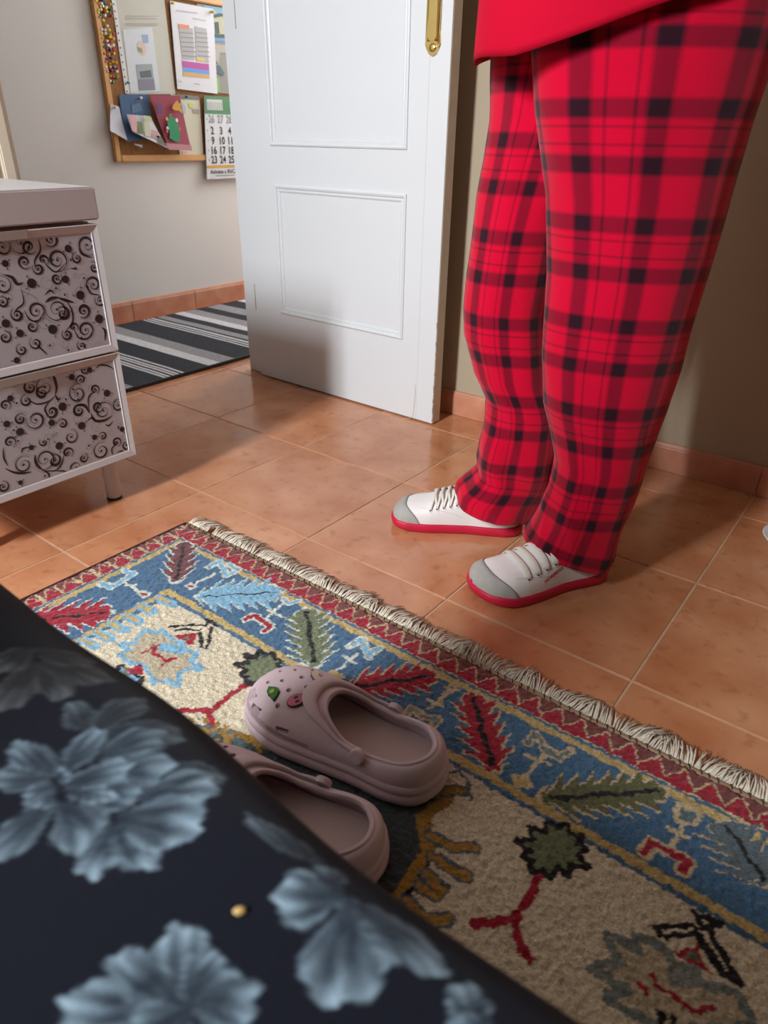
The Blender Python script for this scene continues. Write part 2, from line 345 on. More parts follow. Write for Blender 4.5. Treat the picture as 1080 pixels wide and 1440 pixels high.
# ---------------------------------------------------------------- cork board and what hangs on it
XW = XH
y0b, y1b, z0b, z1b = 0.884, 1.79, 0.606, 1.19
cbd = thing('cork_board', (XW, (y0b + y1b) / 2, z0b), 'cork notice board in pine frame on the hall wall', 'notice board')
def rel(o, root): o.location = -Vector(root.location); return o
rel(obj('cork_sheet', B(XW + 0.001, XW + 0.009, y0b + 0.01, y1b - 0.01, z0b + 0.01, z1b - 0.01), M['cork'], cbd), cbd)
for b in ((y0b, y0b + 0.024, z0b, z1b), (y1b - 0.024, y1b, z0b, z1b), (y0b + 0.024, y1b - 0.024, z0b, z0b + 0.024), (y0b + 0.024, y1b - 0.024, z1b - 0.024, z1b)):
    rel(obj('frame_rail', B(XW + 0.001, XW + 0.02, *b), M['pine'], cbd, bevel=0.003), cbd)
def W(zx, zy, x0, y0, s): p = on(x0 + zx / s, y0 + zy / s, 0, XW + 0.012); return float(p[1]), float(p[2])
R1 = lambda x, y: W(x, y, 110, 0, 4.32)      # zoomed crop of the board
def sheet(name, pts, x, m, label, cat, group=None, curl=0.0, parent=None):
    # a thin sheet of paper with outline pts (y,z); the lower part can stand away from the board
    zs = [p[1] for p in pts]; zt, zb = max(zs), min(zs)
    bm = bmesh.new(); n = 8
    if len(pts) == 4:
        a, b, c, d = pts; fr, bk = [], []
        for i in range(n + 1):
            t = i / n; l = (a[0] + (d[0] - a[0]) * t, a[1] + (d[1] - a[1]) * t); r = (b[0] + (c[0] - b[0]) * t, b[1] + (c[1] - b[1]) * t); row = []
            for j in range(5):
                s = j / 4; row.append(Vector((x + curl * t * t, l[0] + (r[0] - l[0]) * s, l[1] + (r[1] - l[1]) * s)))
            fr.append(row)
        loft(fr, False, bm=bm); loft([[p - Vector((0.0008, 0, 0)) for p in r] for r in fr], False, bm=bm)
    else: extrude_poly([(x, *p) for p in pts], (-0.0008, 0, 0), bm)
    o = obj(name, bm, m, parent)
    if parent is None: tag(o, label, cat, group)
    return o
def patch(name, parent, x, m, *q):
    return obj(name, extrude_poly([(x, *p) for p in q], (0.0004, 0, 0)), m, parent)
Q = lambda *pts: [(lambda yz: (yz[0], min(yz[1], z1b - 0.027)))(R1(*p)) for p in pts]
xb = XW + 0.0105
# document in a punched plastic pocket
doc = sheet('plastic_pocket_document', Q((215, -40), (520, -40), (592, 572), (300, 572)), xb, flat('pocket', (196, 192, 180), 0.25), 'papers in a clear punched plastic pocket pinned beside the pin cluster', 'document')
patch('punched_strip', doc, xb + 0.0004, flat('strip', (218, 216, 214)), *Q((198, -40), (222, -40), (312, 568), (288, 568)))
for k in range(13):
    t = k / 12; y = 20 + t * 530; patch('punched_hole', doc, xb + 0.001, M['dark'], *Q((213 + t * 80, y), (219 + t * 80, y), (220 + t * 80, y + 10), (214 + t * 80, y + 10)))
patch('inner_page', doc, xb + 0.0006, flat('page_cool', (206, 208, 212)), *Q((270, 180), (450, 165), (500, 555), (318, 565)))
patch('photo_print', doc, xb + 0.0012, flat('photo_grey', (150, 160, 162)), *Q((350, 392), (448, 388), (470, 548), (370, 552)))
patch('photo_figures', doc, xb + 0.0015, flat('photo_dark', (92, 96, 100)), *Q((372, 435), (440, 425), (448, 470), (380, 474)))
patch('photo_ground', doc, xb + 0.0014, flat('photo_mauve', (128, 124, 138)), *Q((362, 482), (460, 478), (468, 546), (370, 550)))
patch('blue_square', doc, xb + 0.0012, flat('pale_blue', (150, 165, 195)), *Q((388, 212), (424, 210), (428, 262), (394, 264)))
c0 = R1(385, 292)
patch('pie_chart', doc, xb + 0.0011, flat('pie_pink', (212, 186, 172)), *[(c0[0] + 0.019 * math.cos(a), c0[1] + 0.024 * math.sin(a)) for a in np.linspace(0, 2 * PI, 17)[:-1]])
patch('pie_slice', doc, xb + 0.0014, flat('pie_green', (128, 150, 112)), *Q((358, 285), (385, 292), (392, 322), (366, 312)))
for k, (y, l) in enumerate(((95, 200), (110, 190), (140, 200), (150, 195))):
    patch('text_line', doc, xb + 0.001, flat('faint_ink', (165, 160, 150)), *Q((288, y), (288 + l, y + 2), (289 + l, y + 6), (289, y + 4)))
# printed timetable
tt = sheet('printed_timetable', Q((552, 5), (815, 55), (842, 570), (598, 540)), xb + 0.006, flat('paper_white', (214, 210, 214)), 'white printed sheet with pink, blue and gold band pinned to the cork', 'paper')
xs_ = xb + 0.0066
patch('text_block', tt, xs_, flat('grey_text', (172, 168, 168)), *Q((606, 172), (690, 172), (702, 366), (628, 362)))
patch('text_block', tt, xs_, flat('grey_text', (172, 168, 168)), *Q((703, 160), (775, 176), (788, 384), (712, 366)))
for k in range(6):
    for (xa, xc) in ((612, 694), (706, 778)):
        y = 196 + k * 28; d = k * 3.2
        patch('text_line', tt, xs_ + 0.0005, flat('mid_text', (130, 126, 128)), *Q((xa + d, y), (xc + d, y + 6), (xc + d, y + 11), (xa + d, y + 5)))
patch('orange_heading', tt, xs_ + 0.0006, flat('orange', (214, 132, 92)), *Q((602, 145), (668, 155), (670, 178), (605, 172)))
patch('gold_tag', tt, xs_ + 0.0006, flat('gold_soft', (214, 184, 110)), *Q((712, 348), (762, 354), (764, 376), (714, 368)))
patch('pink_band', tt, xs_, flat('magenta', (180, 70, 150)), *Q((624, 368), (788, 390), (791, 430), (630, 408)))
patch('blue_band', tt, xs_, flat('sky', (92, 150, 214)), *Q((630, 408), (791, 430), (793, 454), (632, 436)))
patch('gold_band', tt, xs_, flat('gold', (206, 160, 92)), *Q((632, 436), (793, 454), (794, 478), (632, 462)))
for (a, b, y, yy) in ((590, 720, 60, 78), (690, 770, 108, 124), (602, 625, 490, 494), (700, 735, 505, 510)):
    patch('text_line', tt, xs_, flat('faint_ink2', (176, 172, 180)), *Q((a, y), (b, yy), (b, yy + 6), (a, y + 6)))
# painted picture
pic = sheet('painted_picture', Q((720, 20), (1060, 70), (1090, 590), (800, 560)), xb + 0.0015, flat('pic_ground', (138, 134, 124)), 'painted picture of a house above grey river, blue sky', 'picture')
x2 = xb + 0.0022
patch('sky_area', pic, x2, flat('pic_sky', (120, 160, 188)), *Q((760, 30), (1060, 75), (1064, 150), (800, 100)))
patch('house_wall', pic, x2 + 0.0004, flat('pic_house', (178, 172, 140)), *Q((800, 105), (900, 95), (1000, 120), (1000, 215), (806, 205)))
patch('house_roof', pic, x2 + 0.0008, flat('pic_dark', (44, 66, 60)), *Q((790, 100), (855, 80), (1000, 110), (1000, 124), (870, 100), (796, 116)))
patch('house_door', pic, x2 + 0.0008, flat('pic_dark', (44, 66, 60)), *Q((826, 135), (850, 133), (858, 205), (830, 205)))
patch('house_base', pic, x2 + 0.0008, flat('pic_dark', (44, 66, 60)), *Q((812, 205), (1000, 215), (1002, 235), (816, 226)))
patch('water_band', pic, x2 + 0.0006, flat('pic_blue', (96, 138, 176)), *Q((816, 228), (1002, 238), (1004, 262), (820, 250)))
patch('rock', pic, x2 + 0.0006, flat('pic_rock', (168, 160, 146)), *Q((826, 268), (1004, 285), (1008, 330), (860, 320), (850, 390), (832, 360)))
patch('rock', pic, x2 + 0.0007, flat('pic_slate', (74, 92, 96)), *Q((832, 395), (860, 400), (890, 450), (876, 462), (842, 445)))
patch('lawn', pic, x2 + 0.0006, flat('pic_lime', (130, 184, 60)), *Q((838, 470), (850, 480), (858, 560), (842, 560)))
# blue card, red card, white folded papers, cream sheet
wp = sheet('folded_white_paper', Q((188, 632), (240, 650), (278, 852), (175, 795)), XW + 0.022, flat('paper_shade', (196, 196, 206)), 'white folded paper overlapping the left pine rail of cork board', 'paper', curl=0.012)
bc = sheet('blue_card', Q((245, 575), (420, 572), (455, 830), (282, 862)), xb + 0.004, flat('card_blue', (52, 84, 124)), 'navy blue greeting card with small white cutouts', 'card', curl=0.012)
patch('snow_print', bc, xb + 0.0062, flat('card_blue2', (84, 112, 148)), *Q((318, 640), (370, 625), (388, 672), (325, 690)))
patch('card_corner', bc, xb + 0.0135, flat('paper_white', (214, 210, 214)), *Q((325, 872), (378, 880), (378, 897), (335, 880)))
lt = sheet('pop_up_leaflet', Q((275, 695), (415, 705), (512, 898), (300, 800)), xb + 0.024, flat('leaf_white', (206, 202, 204)), 'pale pop-up leaflet with pink and green pictures in front of blue card', 'leaflet', curl=0.01)
for c, nm, q in (((226, 176, 180), 'pink_flap', ((278, 695), (320, 705), (325, 808), (292, 790))), ((196, 206, 160), 'green_flap', ((362, 700), (412, 712), (416, 738), (372, 735))), ((120, 136, 84), 'green_print', ((325, 738), (356, 742), (362, 812), (332, 808))), ((204, 206, 176), 'pale_print', ((364, 738), (398, 740), (410, 830), (374, 822))), ((206, 160, 160), 'rose_print', ((410, 785), (455, 800), (462, 836), (418, 830))), ((120, 112, 108), 'grey_print', ((440, 822), (470, 828), (505, 892), (460, 868)))):
    patch(nm, lt, xb + 0.036, flat('lf_' + nm, c), *Q(*q))
rcd = sheet('red_card', Q((415, 575), (600, 582), (660, 915), (520, 895)), xb + 0.02, flat('card_red', (146, 34, 58)), 'crimson card with a felt green tree cutout and bead dots', 'card', curl=0.012)
xr = xb + 0.034
tree = Q((522, 690), (536, 692), (538, 712), (560, 722), (575, 760), (590, 800), (582, 862), (556, 858), (524, 838), (526, 800), (510, 745), (524, 712))
patch('green_tree', rcd, xr, flat('felt_green', (24, 138, 88)), *tree)
patch('yellow_star', rcd, xr, flat('star_yellow', (206, 150, 40)), *Q((545, 640), (558, 622), (572, 610), (580, 630), (598, 625), (590, 650), (602, 670), (600, 690), (582, 672), (560, 672), (540, 660)))
patch('violet_star', rcd, xr, flat('star_violet', (92, 56, 112)), *Q((446, 632), (462, 624), (478, 640), (474, 668), (482, 692), (464, 698), (452, 690), (456, 664)))
patch('clear_strip', rcd, xr, flat('strip_pink', (190, 130, 138)), *Q((500, 868), (655, 880), (662, 914), (520, 908)))
for (x, y, c) in ((508, 722, (232, 160, 60)), (568, 730, (236, 232, 230)), (512, 778, (210, 214, 220)), (510, 795, (214, 90, 90)), (586, 782, (214, 80, 80))):
    cy, cz = R1(x, y); patch('bead_dot', rcd, xr + 0.0004, flat('dot%d_%d' % (x, y), c), *[(cy + 0.006 * math.cos(a), cz + 0.007 * math.sin(a)) for a in np.linspace(0, 2 * PI, 9)[:-1]])
cs = sheet('cream_sheet', Q((560, 572), (735, 600), (762, 955), (620, 955)), xb + 0.002, flat('cream_paper', (206, 200, 176)), 'cream sheet with pale blue and lime marks behind red card', 'paper')
patch('blue_mark', cs, xb + 0.003, flat('mark_blue', (160, 180, 194)), *Q((612, 640), (630, 622), (652, 650), (650, 690), (630, 705), (614, 668)))
patch('lime_mark', cs, xb + 0.003, flat('mark_lime', (190, 196, 84)), *Q((668, 625), (698, 630), (694, 656), (672, 652)))
patch('text_line', cs, xb + 0.003, flat('mark_grey', (160, 152, 140)), *Q((690, 660), (732, 665), (734, 692), (694, 688)))
patch('pink_stamp', cs, xb + 0.003, flat('mark_pink', (214, 176, 170)), *Q((628, 920), (664, 922), (664, 950), (632, 952)))
patch('clip_bar', cs, xb + 0.0032, flat('clip_grey', (120, 112, 108)), *Q((590, 572), (730, 585), (732, 606), (594, 598)))
# calendar
cal = tag(obj('wall_calendar', extrude_poly([(XW + 0.024, y, z) for y, z in ((1.338, 0.848), (1.72, 0.848), (1.70, 0.535), (1.312, 0.535))], (-0.003, 0, 0)), flat('cal_white', (214, 214, 216))), 'wall calendar with green header and large black dates hanging off the board', 'calendar')
xc = XW + 0.0242
patch('green_header', cal, xc, flat('cal_green', (78, 128, 84)), (1.338, 0.848), (1.72, 0.848), (1.716, 0.782), (1.334, 0.782))
lg = patch('header_logo_block', cal, xc + 0.0005, flat('cal_logo', (204, 204, 200)), (1.348, 0.835), (1.432, 0.836), (1.432, 0.797), (1.347, 0.796))
for k in range(8):
    y = 1.352 + k * 0.0105; patch('logo_bar', cal, xc + 0.001, flat('cal_line', (110, 120, 112)), (y, 0.826), (y + 0.002, 0.826), (y + 0.002, 0.798), (y, 0.798))
patch('blue_emblem', cal, xc + 0.0005, flat('cal_blue', (84, 150, 170)), (1.468, 0.822), (1.49, 0.826), (1.494, 0.806), (1.474, 0.8))
patch('orange_rule', cal, xc, flat('cal_orange', (214, 156, 66)), (1.318, 0.588), (1.70, 0.588), (1.70, 0.577), (1.317, 0.577))
def wall_text(s, y, z, size, m, parent, name, sx=1.0, align='CENTER', bold=False):
    me = text_mesh(s, size, bold, align)
    for v in me.vertices: v.co = Vector((xc + 0.0009, y + v.co.x * sx, z + v.co.y))
    me.materials.clear(); me.materials.append(m); return obj(name, me, None, parent)
rows = [['26', '27', '28', '29', '30', '31', '1']] + [[str(d) for d in range(a, a + 7)] for a in (2, 9, 16, 23)]
for r, row in enumerate(rows):
    for c, d in enumerate(row):
        z = (0.750, 0.707, 0.669, 0.632, 0.596)[r]; y = 1.366 + c * 0.0485 - r * 0.001
        wall_text(d, y, z, 0.041, flat('cal_grey', (150, 148, 148)) if r == 0 and c < 6 else M['ink'], cal, 'date_numeral', 0.85, bold=True)
    patch('week_mark', cal, xc, flat('cal_grey', (150, 148, 148)), *[(1.341 - r * 0.002 + 0.003 * math.cos(a), (0.750, 0.707, 0.669, 0.632, 0.596)[r] + 0.013 + 0.004 * math.sin(a)) for a in np.linspace(0, 2 * PI, 7)[:-1]])
wall_text('Asóciate a XUCA', 1.334, 0.556, 0.022, flat('cal_text', (70, 66, 66)), cal, 'slogan_text', 0.95, 'LEFT', True)
patch('small_print', cal, xc, flat('cal_small', (150, 146, 146)), (1.362, 0.549), (1.47, 0.549), (1.47, 0.545), (1.362, 0.545))
# push pins
pin_col = {'y': ((222, 200, 40), 'yellow'), 'r': ((190, 40, 52), 'red'), 'w': ((232, 228, 224), 'white'), 'b': ((52, 58, 120), 'blue'), 'g': ((30, 98, 80), 'green'), 'o': ((206, 150, 30), 'amber'), 't': ((20, 140, 156), 'teal')}
pin_me = {}
def pin(y, z, c, x=xb, label=None, group=None, s=1.0):
    if c not in pin_me:
        bm = lathe([(0.0006, -0.003), (0.0012, 0.0), (0.0040, 0.0005), (0.0042, 0.0018), (0.0026, 0.003), (0.0024, 0.007), (0.0045, 0.0085), (0.0045, 0.0105), (0.003, 0.0115)], 10)
        bmesh.ops.rotate(bm, verts=bm.verts, cent=(0, 0, 0), matrix=Matrix.Rotation(PI / 2, 3, 'Y'))
        me = bpy.data.meshes.new('push_pin'); bmesh.ops.recalc_face_normals(bm, faces=bm.faces); bm.to_mesh(me); bm.free(); me.materials.append(mat('pin_' + pin_col[c][1], S(*pin_col[c][0]), 0.25)); pin_me[c] = me
    o = link(bpy.data.objects.new('push_pin', pin_me[c])); o.location = (x, y, z); o.scale = (s, s, s)
    o.rotation_euler = (0, random.uniform(-0.25, 0.25), random.uniform(-0.25, 0.25))
    return tag(o, label or '%s push pin among the pin cluster on bare cork' % pin_col[c][1], 'push pin', group or '%s push pins in the cluster' % pin_col[c][1])
pins = '120,5,y 210,5,g 145,45,r 192,42,w 236,42,b 172,78,y 203,72,w 260,88,w 300,65,o 152,120,y 190,125,w 245,115,y 310,125,g 155,160,y 230,150,r 262,160,y 292,160,g 230,190,w 180,195,g 320,205,r 210,260,y 165,225,g 270,335,w 195,370,w 240,380,w 287,378,y 195,425,y 243,425,w 310,435,y 345,435,r 205,480,y 295,468,y 340,484,y 270,525,w 310,530,r 243,532,r 213,527,g 270,575,w 305,587,w 340,580,w 225,600,g 257,612,r 310,632,b 345,625,r 285,685,o 345,685,o 320,735,b 250,742,b 230,682,r 334,790,o 376,795,o 298,802,o 247,790,r 252,855,w 297,848,o 350,855,b 395,866,r 322,896,b 385,902,w 262,910,r 305,965,o 337,972,r 402,968,o 378,985,g 300,1020,w 340,1045,g'
for t in pins.split():
    a, b, c = t.split(','); y, z = W(float(a), float(b), 120, 0, 9.0); pin(y, z, c)
y, z = R1(299, 500); pin(y, z, 't', xb + 0.002, 'teal push pin holding the punched plastic pocket', 'single pins')
y, z = R1(655, 587); pin(y, z, 't', xb + 0.004, 'teal push pin holding the cream sheet', 'single pins')
y, z = R1(805, 72); pin(y, z, 'y', xb + 0.007, 'yellow push pin at top corner of printed timetable', 'single pins', 1.3)
y, z = R1(565, 18); pin(y, z, 'y', xb + 0.007, 'yellow push pin at left corner of printed timetable', 'single pins')
y, z = R1(372, 597); pin(y, z, 'w', xb + 0.005, 'white push pin holding the navy card', 'single pins')
y, z = R1(213, 652); pin(y, z, 'w', XW + 0.0225, 'white push pin holding the folded white paper', 'single pins')

# ---------------------------------------------------------------- drawer cabinet
CX, CY1, CY0 = -0.08, -0.092, -0.472       # front plane and the two ends
cab = thing('drawer_cabinet', (-0.29, -0.282, 0), 'white two-drawer cabinet with black scroll print drawer fronts on round legs', 'cabinet')
def cp(name, bm, m, parent=None, **k):
    o = obj(name, bm, m, parent or cab, **k)
    if parent is None: rel(o, cab)
    return o
cp('body', B(-0.50, CX - 0.02, CY0 + 0.004, CY1 - 0.004, 0.098, 0.563), M['cab'], bevel=0.002)
cp('top_slab', B(-0.515, CX + 0.001, CY0 - 0.006, CY1 + 0.006, 0.567, 0.622), M['cab'], bevel=0.003)
for ly in (CY0 + 0.045, CY1 - 0.046):
    for lx in (-0.46, -0.12):
        l = cp('leg', tube([(lx, ly, 0.006), (lx, ly, 0.10)], 0.0155, 18), M['cab'], smooth=False)
        obj('rubber_foot', tube([(lx, ly, 0.0), (lx, ly, 0.006)], 0.0162, 18), M['black_rubber'], l)
AZ = lambda x, y: on(x / 5.4, 240 + y / 5.4, 0, CX - 0.004)
BZ = lambda x, y: on(x / 5.4, 470 + y / 5.4, 0, CX - 0.004)
def drawer(z0, z1):
    root = cp('drawer', B(-0.42, CX - 0.009, CY0 + 0.012, CY1 - 0.014, z0 + 0.008, z1 - 0.008), M['cab'])
    fy0, fy1 = CY0, CY1; fw = 0.0125
    y0, y1 = fy0 + fw, fy1 - fw; cw = (CY0 + CY1) / 2; ch = abs(-0.225 - cw)
    prof = [(0.0, -0.018), (0.0, -0.001), (0.001, 0.0), (fw - 0.002, -0.003), (fw, -0.005), (fw, -0.009)]
    rings = []
    for (cy, cz, sy, sz) in ((fy0, z0, 1, 1), (fy1, z0, -1, 1), (fy1, z1, -1, -1), (fy0, z1, 1, -1)): rings.append([Vector((CX + b, cy + sy * a, cz + sz * a * 1.2)) for a, b in prof])
    rings.append(rings[0]); obj('front_frame', loft(rings, False), M['cab'], root)
    pn = obj('printed_panel', B(CX - 0.008, CX - 0.0045, y0, y1, z0 + fw * 1.2, z1 - fw * 1.2), M['cab_panel'], root)
    obj('bead', B(CX - 0.0048, CX - 0.0028, y1 - 0.0016, y1 + 0.0004, z0 + fw, z1 - fw), M['cab_edge'], root)
    # finger pull: a shallow tray under the top rail
    pts = [(-ch, z1 + 0.0005), (-ch + 0.004, z1 - 0.0145), (ch - 0.004, z1 - 0.0145), (ch, z1 + 0.0005)]
    obj('finger_pull', extrude_poly([(CX + 0.0005, cw + a, b) for a, b in pts], (0.003, 0, 0)), flat('pull_tan', (160, 146, 136)), root, bevel=0.0008)
    return root
dU = drawer(0.326, 0.5605); dL = drawer(0.099, 0.3225)
def scroll_print(root, conv, spirals, stems, dots, lims):
    thick, thin = bmesh.new(), bmesh.new(); xP = CX - 0.0045 + 0.0004
    zlo, zhi = lims; ylo, yhi = CY0 + 0.014, CY1 - 0.0145
    def ribbon(bm, pts, wd):
        L = []
        for i, p in enumerate(pts):
            a, b = pts[max(i - 1, 0)], pts[min(i + 1, len(pts) - 1)]; t = Vector((b[0] - a[0], b[1] - a[1]))
            if t.length < 1e-9: t = Vector((1, 0))
            t.normalize(); n = Vector((-t.y, t.x)) * (wd(i / (len(pts) - 1)) / 2)
            L.append(((p[0] + n.x, p[1] + n.y), (p[0] - n.x, p[1] - n.y)))
        ok = lambda q: ylo < q[0] < yhi and zlo < q[1] < zhi
        for i in range(len(L) - 1):
            q = [L[i][0], L[i + 1][0], L[i + 1][1], L[i][1]]
            if all(ok(c) for c in q):
                try: bm.faces.new([bm.verts.new((xP, *c)) for c in q])
                except ValueError: pass
    def w2(p): r = conv(*p); return (float(r[1]), float(r[2]))
    SC = 0.00023          # metres per crop pixel here
    for (cx, cy, r, a0, turns, sg, th) in spirals:
        c = w2((cx, cy)); n = 36; pts = []
        for i in range(n + 1):
            t = i / n; a = a0 + sg * 2 * PI * turns * t; rr = r * SC * 1.1 * (1 - t) ** 0.8 + 0.0006
            pts.append((c[0] + rr * math.cos(a), c[1] + rr * math.sin(a)))
        ribbon(thick if th > 3 else thin, pts, lambda t: 1.08 * SC * (th * (0.35 + 1.3 * math.sin(PI * min(1, t * 1.4)) ** 2) if th > 3 else 2.6))
        if th > 3:
            ribbon(thick, [(c[0] + 0.0013 * math.cos(q), c[1] + 0.0013 * math.sin(q)) for q in np.linspace(0, 2 * PI, 9)], lambda t: 0.0018)
            ribbon(thin, [(c[0] + (p[0] - c[0]) * 1.22, c[1] + (p[1] - c[1]) * 1.22) for p in pts[:22]], lambda t: SC * 2.0)
    for (th, pl) in stems:
        pts = [(p.x, p.y) for p in smoothcurve([(*w2(q), 0) for q in pl], 8)]
        ribbon(thick if th > 3 else thin, pts, lambda t: SC * 1.2 * (th * (0.3 + math.sin(PI * t) ** 1.3) if th > 3 else 2.4))
    for (cx, cy, r) in dots:
        c = w2((cx, cy)); rr = r * SC * 1.12; n = 24
        ring = [(c[0] + rr * (1 + 0.05 * math.cos(q * 12)) * math.cos(q), c[1] + rr * (1 + 0.05 * math.cos(q * 12)) * math.sin(q)) for q in np.linspace(0, 2 * PI, n + 1)[:-1]]
        if ylo < c[0] - rr and c[0] + rr < yhi and zlo < c[1] - rr and c[1] + rr < zhi:
            thick.faces.new([thick.verts.new((xP + 0.0001, *q)) for q in ring])
            for q in (0.6, 2.4, 4.4):
                a = q + cx; e = (c[0] + rr * 1.7 * math.cos(a), c[1] + rr * 1.7 * math.sin(a))
                ribbon(thick, [(c[0] + rr * math.cos(a), c[1] + rr * math.sin(a)), ((c[0] + e[0]) / 2 + rr * 0.8 * math.cos(a + 0.5), (c[1] + e[1]) / 2 + rr * 0.8 * math.sin(a + 0.5)), (e[0] - rr * 0.3 * math.sin(a), e[1] + rr * 0.3 * math.cos(a)), (e[0] + rr * 0.0, e[1])], lambda t: SC * 5 * (0.5 + t))
    # fine background swirls
    for k in range(60):
        c = (rng.uniform(ylo, yhi), rng.uniform(zlo, zhi)); r = rng.uniform(0.005, 0.014); a0 = rng.uniform(0, 6.28); sg = rng.choice([-1, 1])
        ribbon(thin, [(c[0] + r * (1 - t * 0.75) * math.cos(a0 + sg * 7 * t), c[1] + r * (1 - t * 0.75) * math.sin(a0 + sg * 7 * t)) for t in np.linspace(0, 1, 26)], lambda t: SC * 1.7)
        if k % 3 == 0: ribbon(thick, [(c[0] + 0.001 * math.cos(q), c[1] + 0.001 * math.sin(q)) for q in np.linspace(0, 2 * PI, 8)], lambda t: 0.0019)
    for nm, bm, m in (('scroll_ornament', thick, M['ink']), ('fine_swirls', thin, M['ink_thin'])):
        tag(obj(nm, bm, m, root), kind='stuff')
r_ = lambda: rng.uniform(0, 6.28)
spU = [(660, 565, 70, 5.2, 1.6, -1, 9), (435, 680, 75, 4.6, 1.7, 1, 10), (385, 520, 50, 3.9, 1.6, 1, 15), (220, 580, 45, 5.6, 1.5, -1, 12), (160, 550, 80, 2.5, 1.4, 1, 5), (185, 695, 42, 5.5, 1.6, -1, 11), (290, 745, 38, 2.4, 1.6, 1, 11), (585, 665, 36, 1.5, 1.5, 1, 9), (715, 735, 38, 2.0, 1.6, -1, 10), (710, 865, 62, 4.4, 1.6, -1, 10), (430, 820, 38, 0.6, 1.6, -1, 11), (20, 870, 58, 1.6, 1.6, -1, 7), (430, 1055, 85, 2.6, 1.7, 1, 7), (480, 1085, 48, 2.4, 1.6, -1, 15), (635, 1065, 50, 4.0, 1.6, 1, 15), (275, 1065, 64, 4.4, 1.7, 1, 9), (130, 1095, 42, 2.0, 1.6, 1, 12), (245, 1185, 36, 0.8, 1.5, -1, 10), (510, 1245, 38, 2.2, 1.6, 1, 11), (650, 1210, 64, 4.4, 1.7, 1, 10), (760, 985, 40, 2.4, 1.6, 1, 10), (40, 1265, 40, 1.5, 1.5, -1, 10), (560, 1190, 32, 5.5, 1.2, 1, 12), (270, 1310, 42, 2.0, 1.6, 1, 8), (620, 1330, 34, 2.0, 1.5, 1, 10), (20, 580, 52, 1.0, 1.5, -1, 8), (165, 1360, 38, 1.6, 1.5, 1, 9), (20, 1000, 36, 2, 1.5, -1, 9), (330, 680, 34, 5.4, 1.2, 1, 12)]
stU = [(9, ((290, 510), (308, 600), (265, 680), (270, 740))), (8, ((335, 690), (370, 735), (430, 768), (500, 700))), (16, ((30, 790), (90, 810), (130, 860), (175, 850))), (8, ((160, 900), (180, 1000), (130, 1050), (105, 1090))), (8, ((185, 1060), (225, 1130), (290, 1140), (335, 1070))), (16, ((345, 1000), (390, 970), (450, 962))), (16, ((440, 965), (500, 985), (560, 1000))), (9, ((500, 985), (545, 1060), (550, 1150), (490, 1230))), (8, ((555, 1190), (600, 1270), (670, 1270), (712, 1200))), (9, ((340, 945), (380, 910), (412, 935))), (9, ((540, 740), (575, 745), (570, 730))), (14, ((775, 1190), (800, 1220), (798, 1290))), (3, ((160, 910), (250, 950), (290, 990))), (3, ((430, 768), (520, 745), (575, 740))), (9, ((600, 590), (625, 635), (700, 660))), (8, ((660, 870), (690, 930), (760, 945))), (8, ((270, 1310), (310, 1350), (360, 1400)))]
dtU = [(518, 592, 26), (497, 825, 26), (240, 855, 32), (610, 945, 32), (753, 1125, 32), (400, 1205, 33), (45, 1160, 28), (152, 1235, 26), (40, 705, 22), (128, 1440, 22)]
scroll_print(dU, AZ, spU, stU, dtU, (0.326 + 0.0155, 0.5605 - 0.0155))
spL = [(230, 405, 48, 0.5, 1.6, 1, 12), (340, 400, 72, 0.4, 1.6, 1, 6), (320, 445, 45, 0.6, 1.5, 1, 14), (200, 505, 40, 1.5, 1.5, 1, 10), (395, 590, 45, 2.6, 1.6, 1, 15), (270, 650, 72, 2.6, 1.7, 1, 9), (155, 645, 38, 1.0, 1.5, 1, 11), (590, 450, 75, 1.0, 1.7, 1, 8), (615, 345, 36, 4.0, 1.5, -1, 9), (720, 420, 36, 5.0, 1.5, 1, 10), (600, 580, 48, 0.3, 1.6, 1, 15), (745, 550, 44, 5.8, 1.5, -1, 13), (785, 580, 78, 5.5, 1.7, 1, 7), (900, 540, 50, 1.0, 1.6, 1, 8), (475, 680, 36, 2.5, 1.5, -1, 10), (540, 780, 55, 1.4, 1.5, -1, 8), (340, 950, 85, 3.4, 1.7, 1, 8), (415, 960, 50, 1.9, 1.5, -1, 15), (515, 900, 42, 5.2, 1.5, 1, 11), (580, 1010, 70, 1.0, 1.6, -1, 9), (635, 940, 36, 1.0, 1.5, -1, 9), (770, 885, 72, 1.0, 1.7, 1, 9), (885, 820, 40, 5.0, 1.5, 1, 10), (960, 840, 48, 1.5, 1.6, -1, 9), (180, 990, 68, 0.6, 1.7, 1, 7), (75, 820, 42, 5.0, 1.5, 1, 10), (25, 1160, 40, 1.5, 1.6, -1, 11), (780, 775, 32, 2.5, 1.4, -1, 9), (920, 920, 40, 2.5, 1.4, -1, 13), (40, 540, 36, 5.2, 1.5, 1, 9), (640, 270, 30, 0.5, 1.4, -1, 9), (330, 820, 30, 2.2, 1.2, 1, 9)]
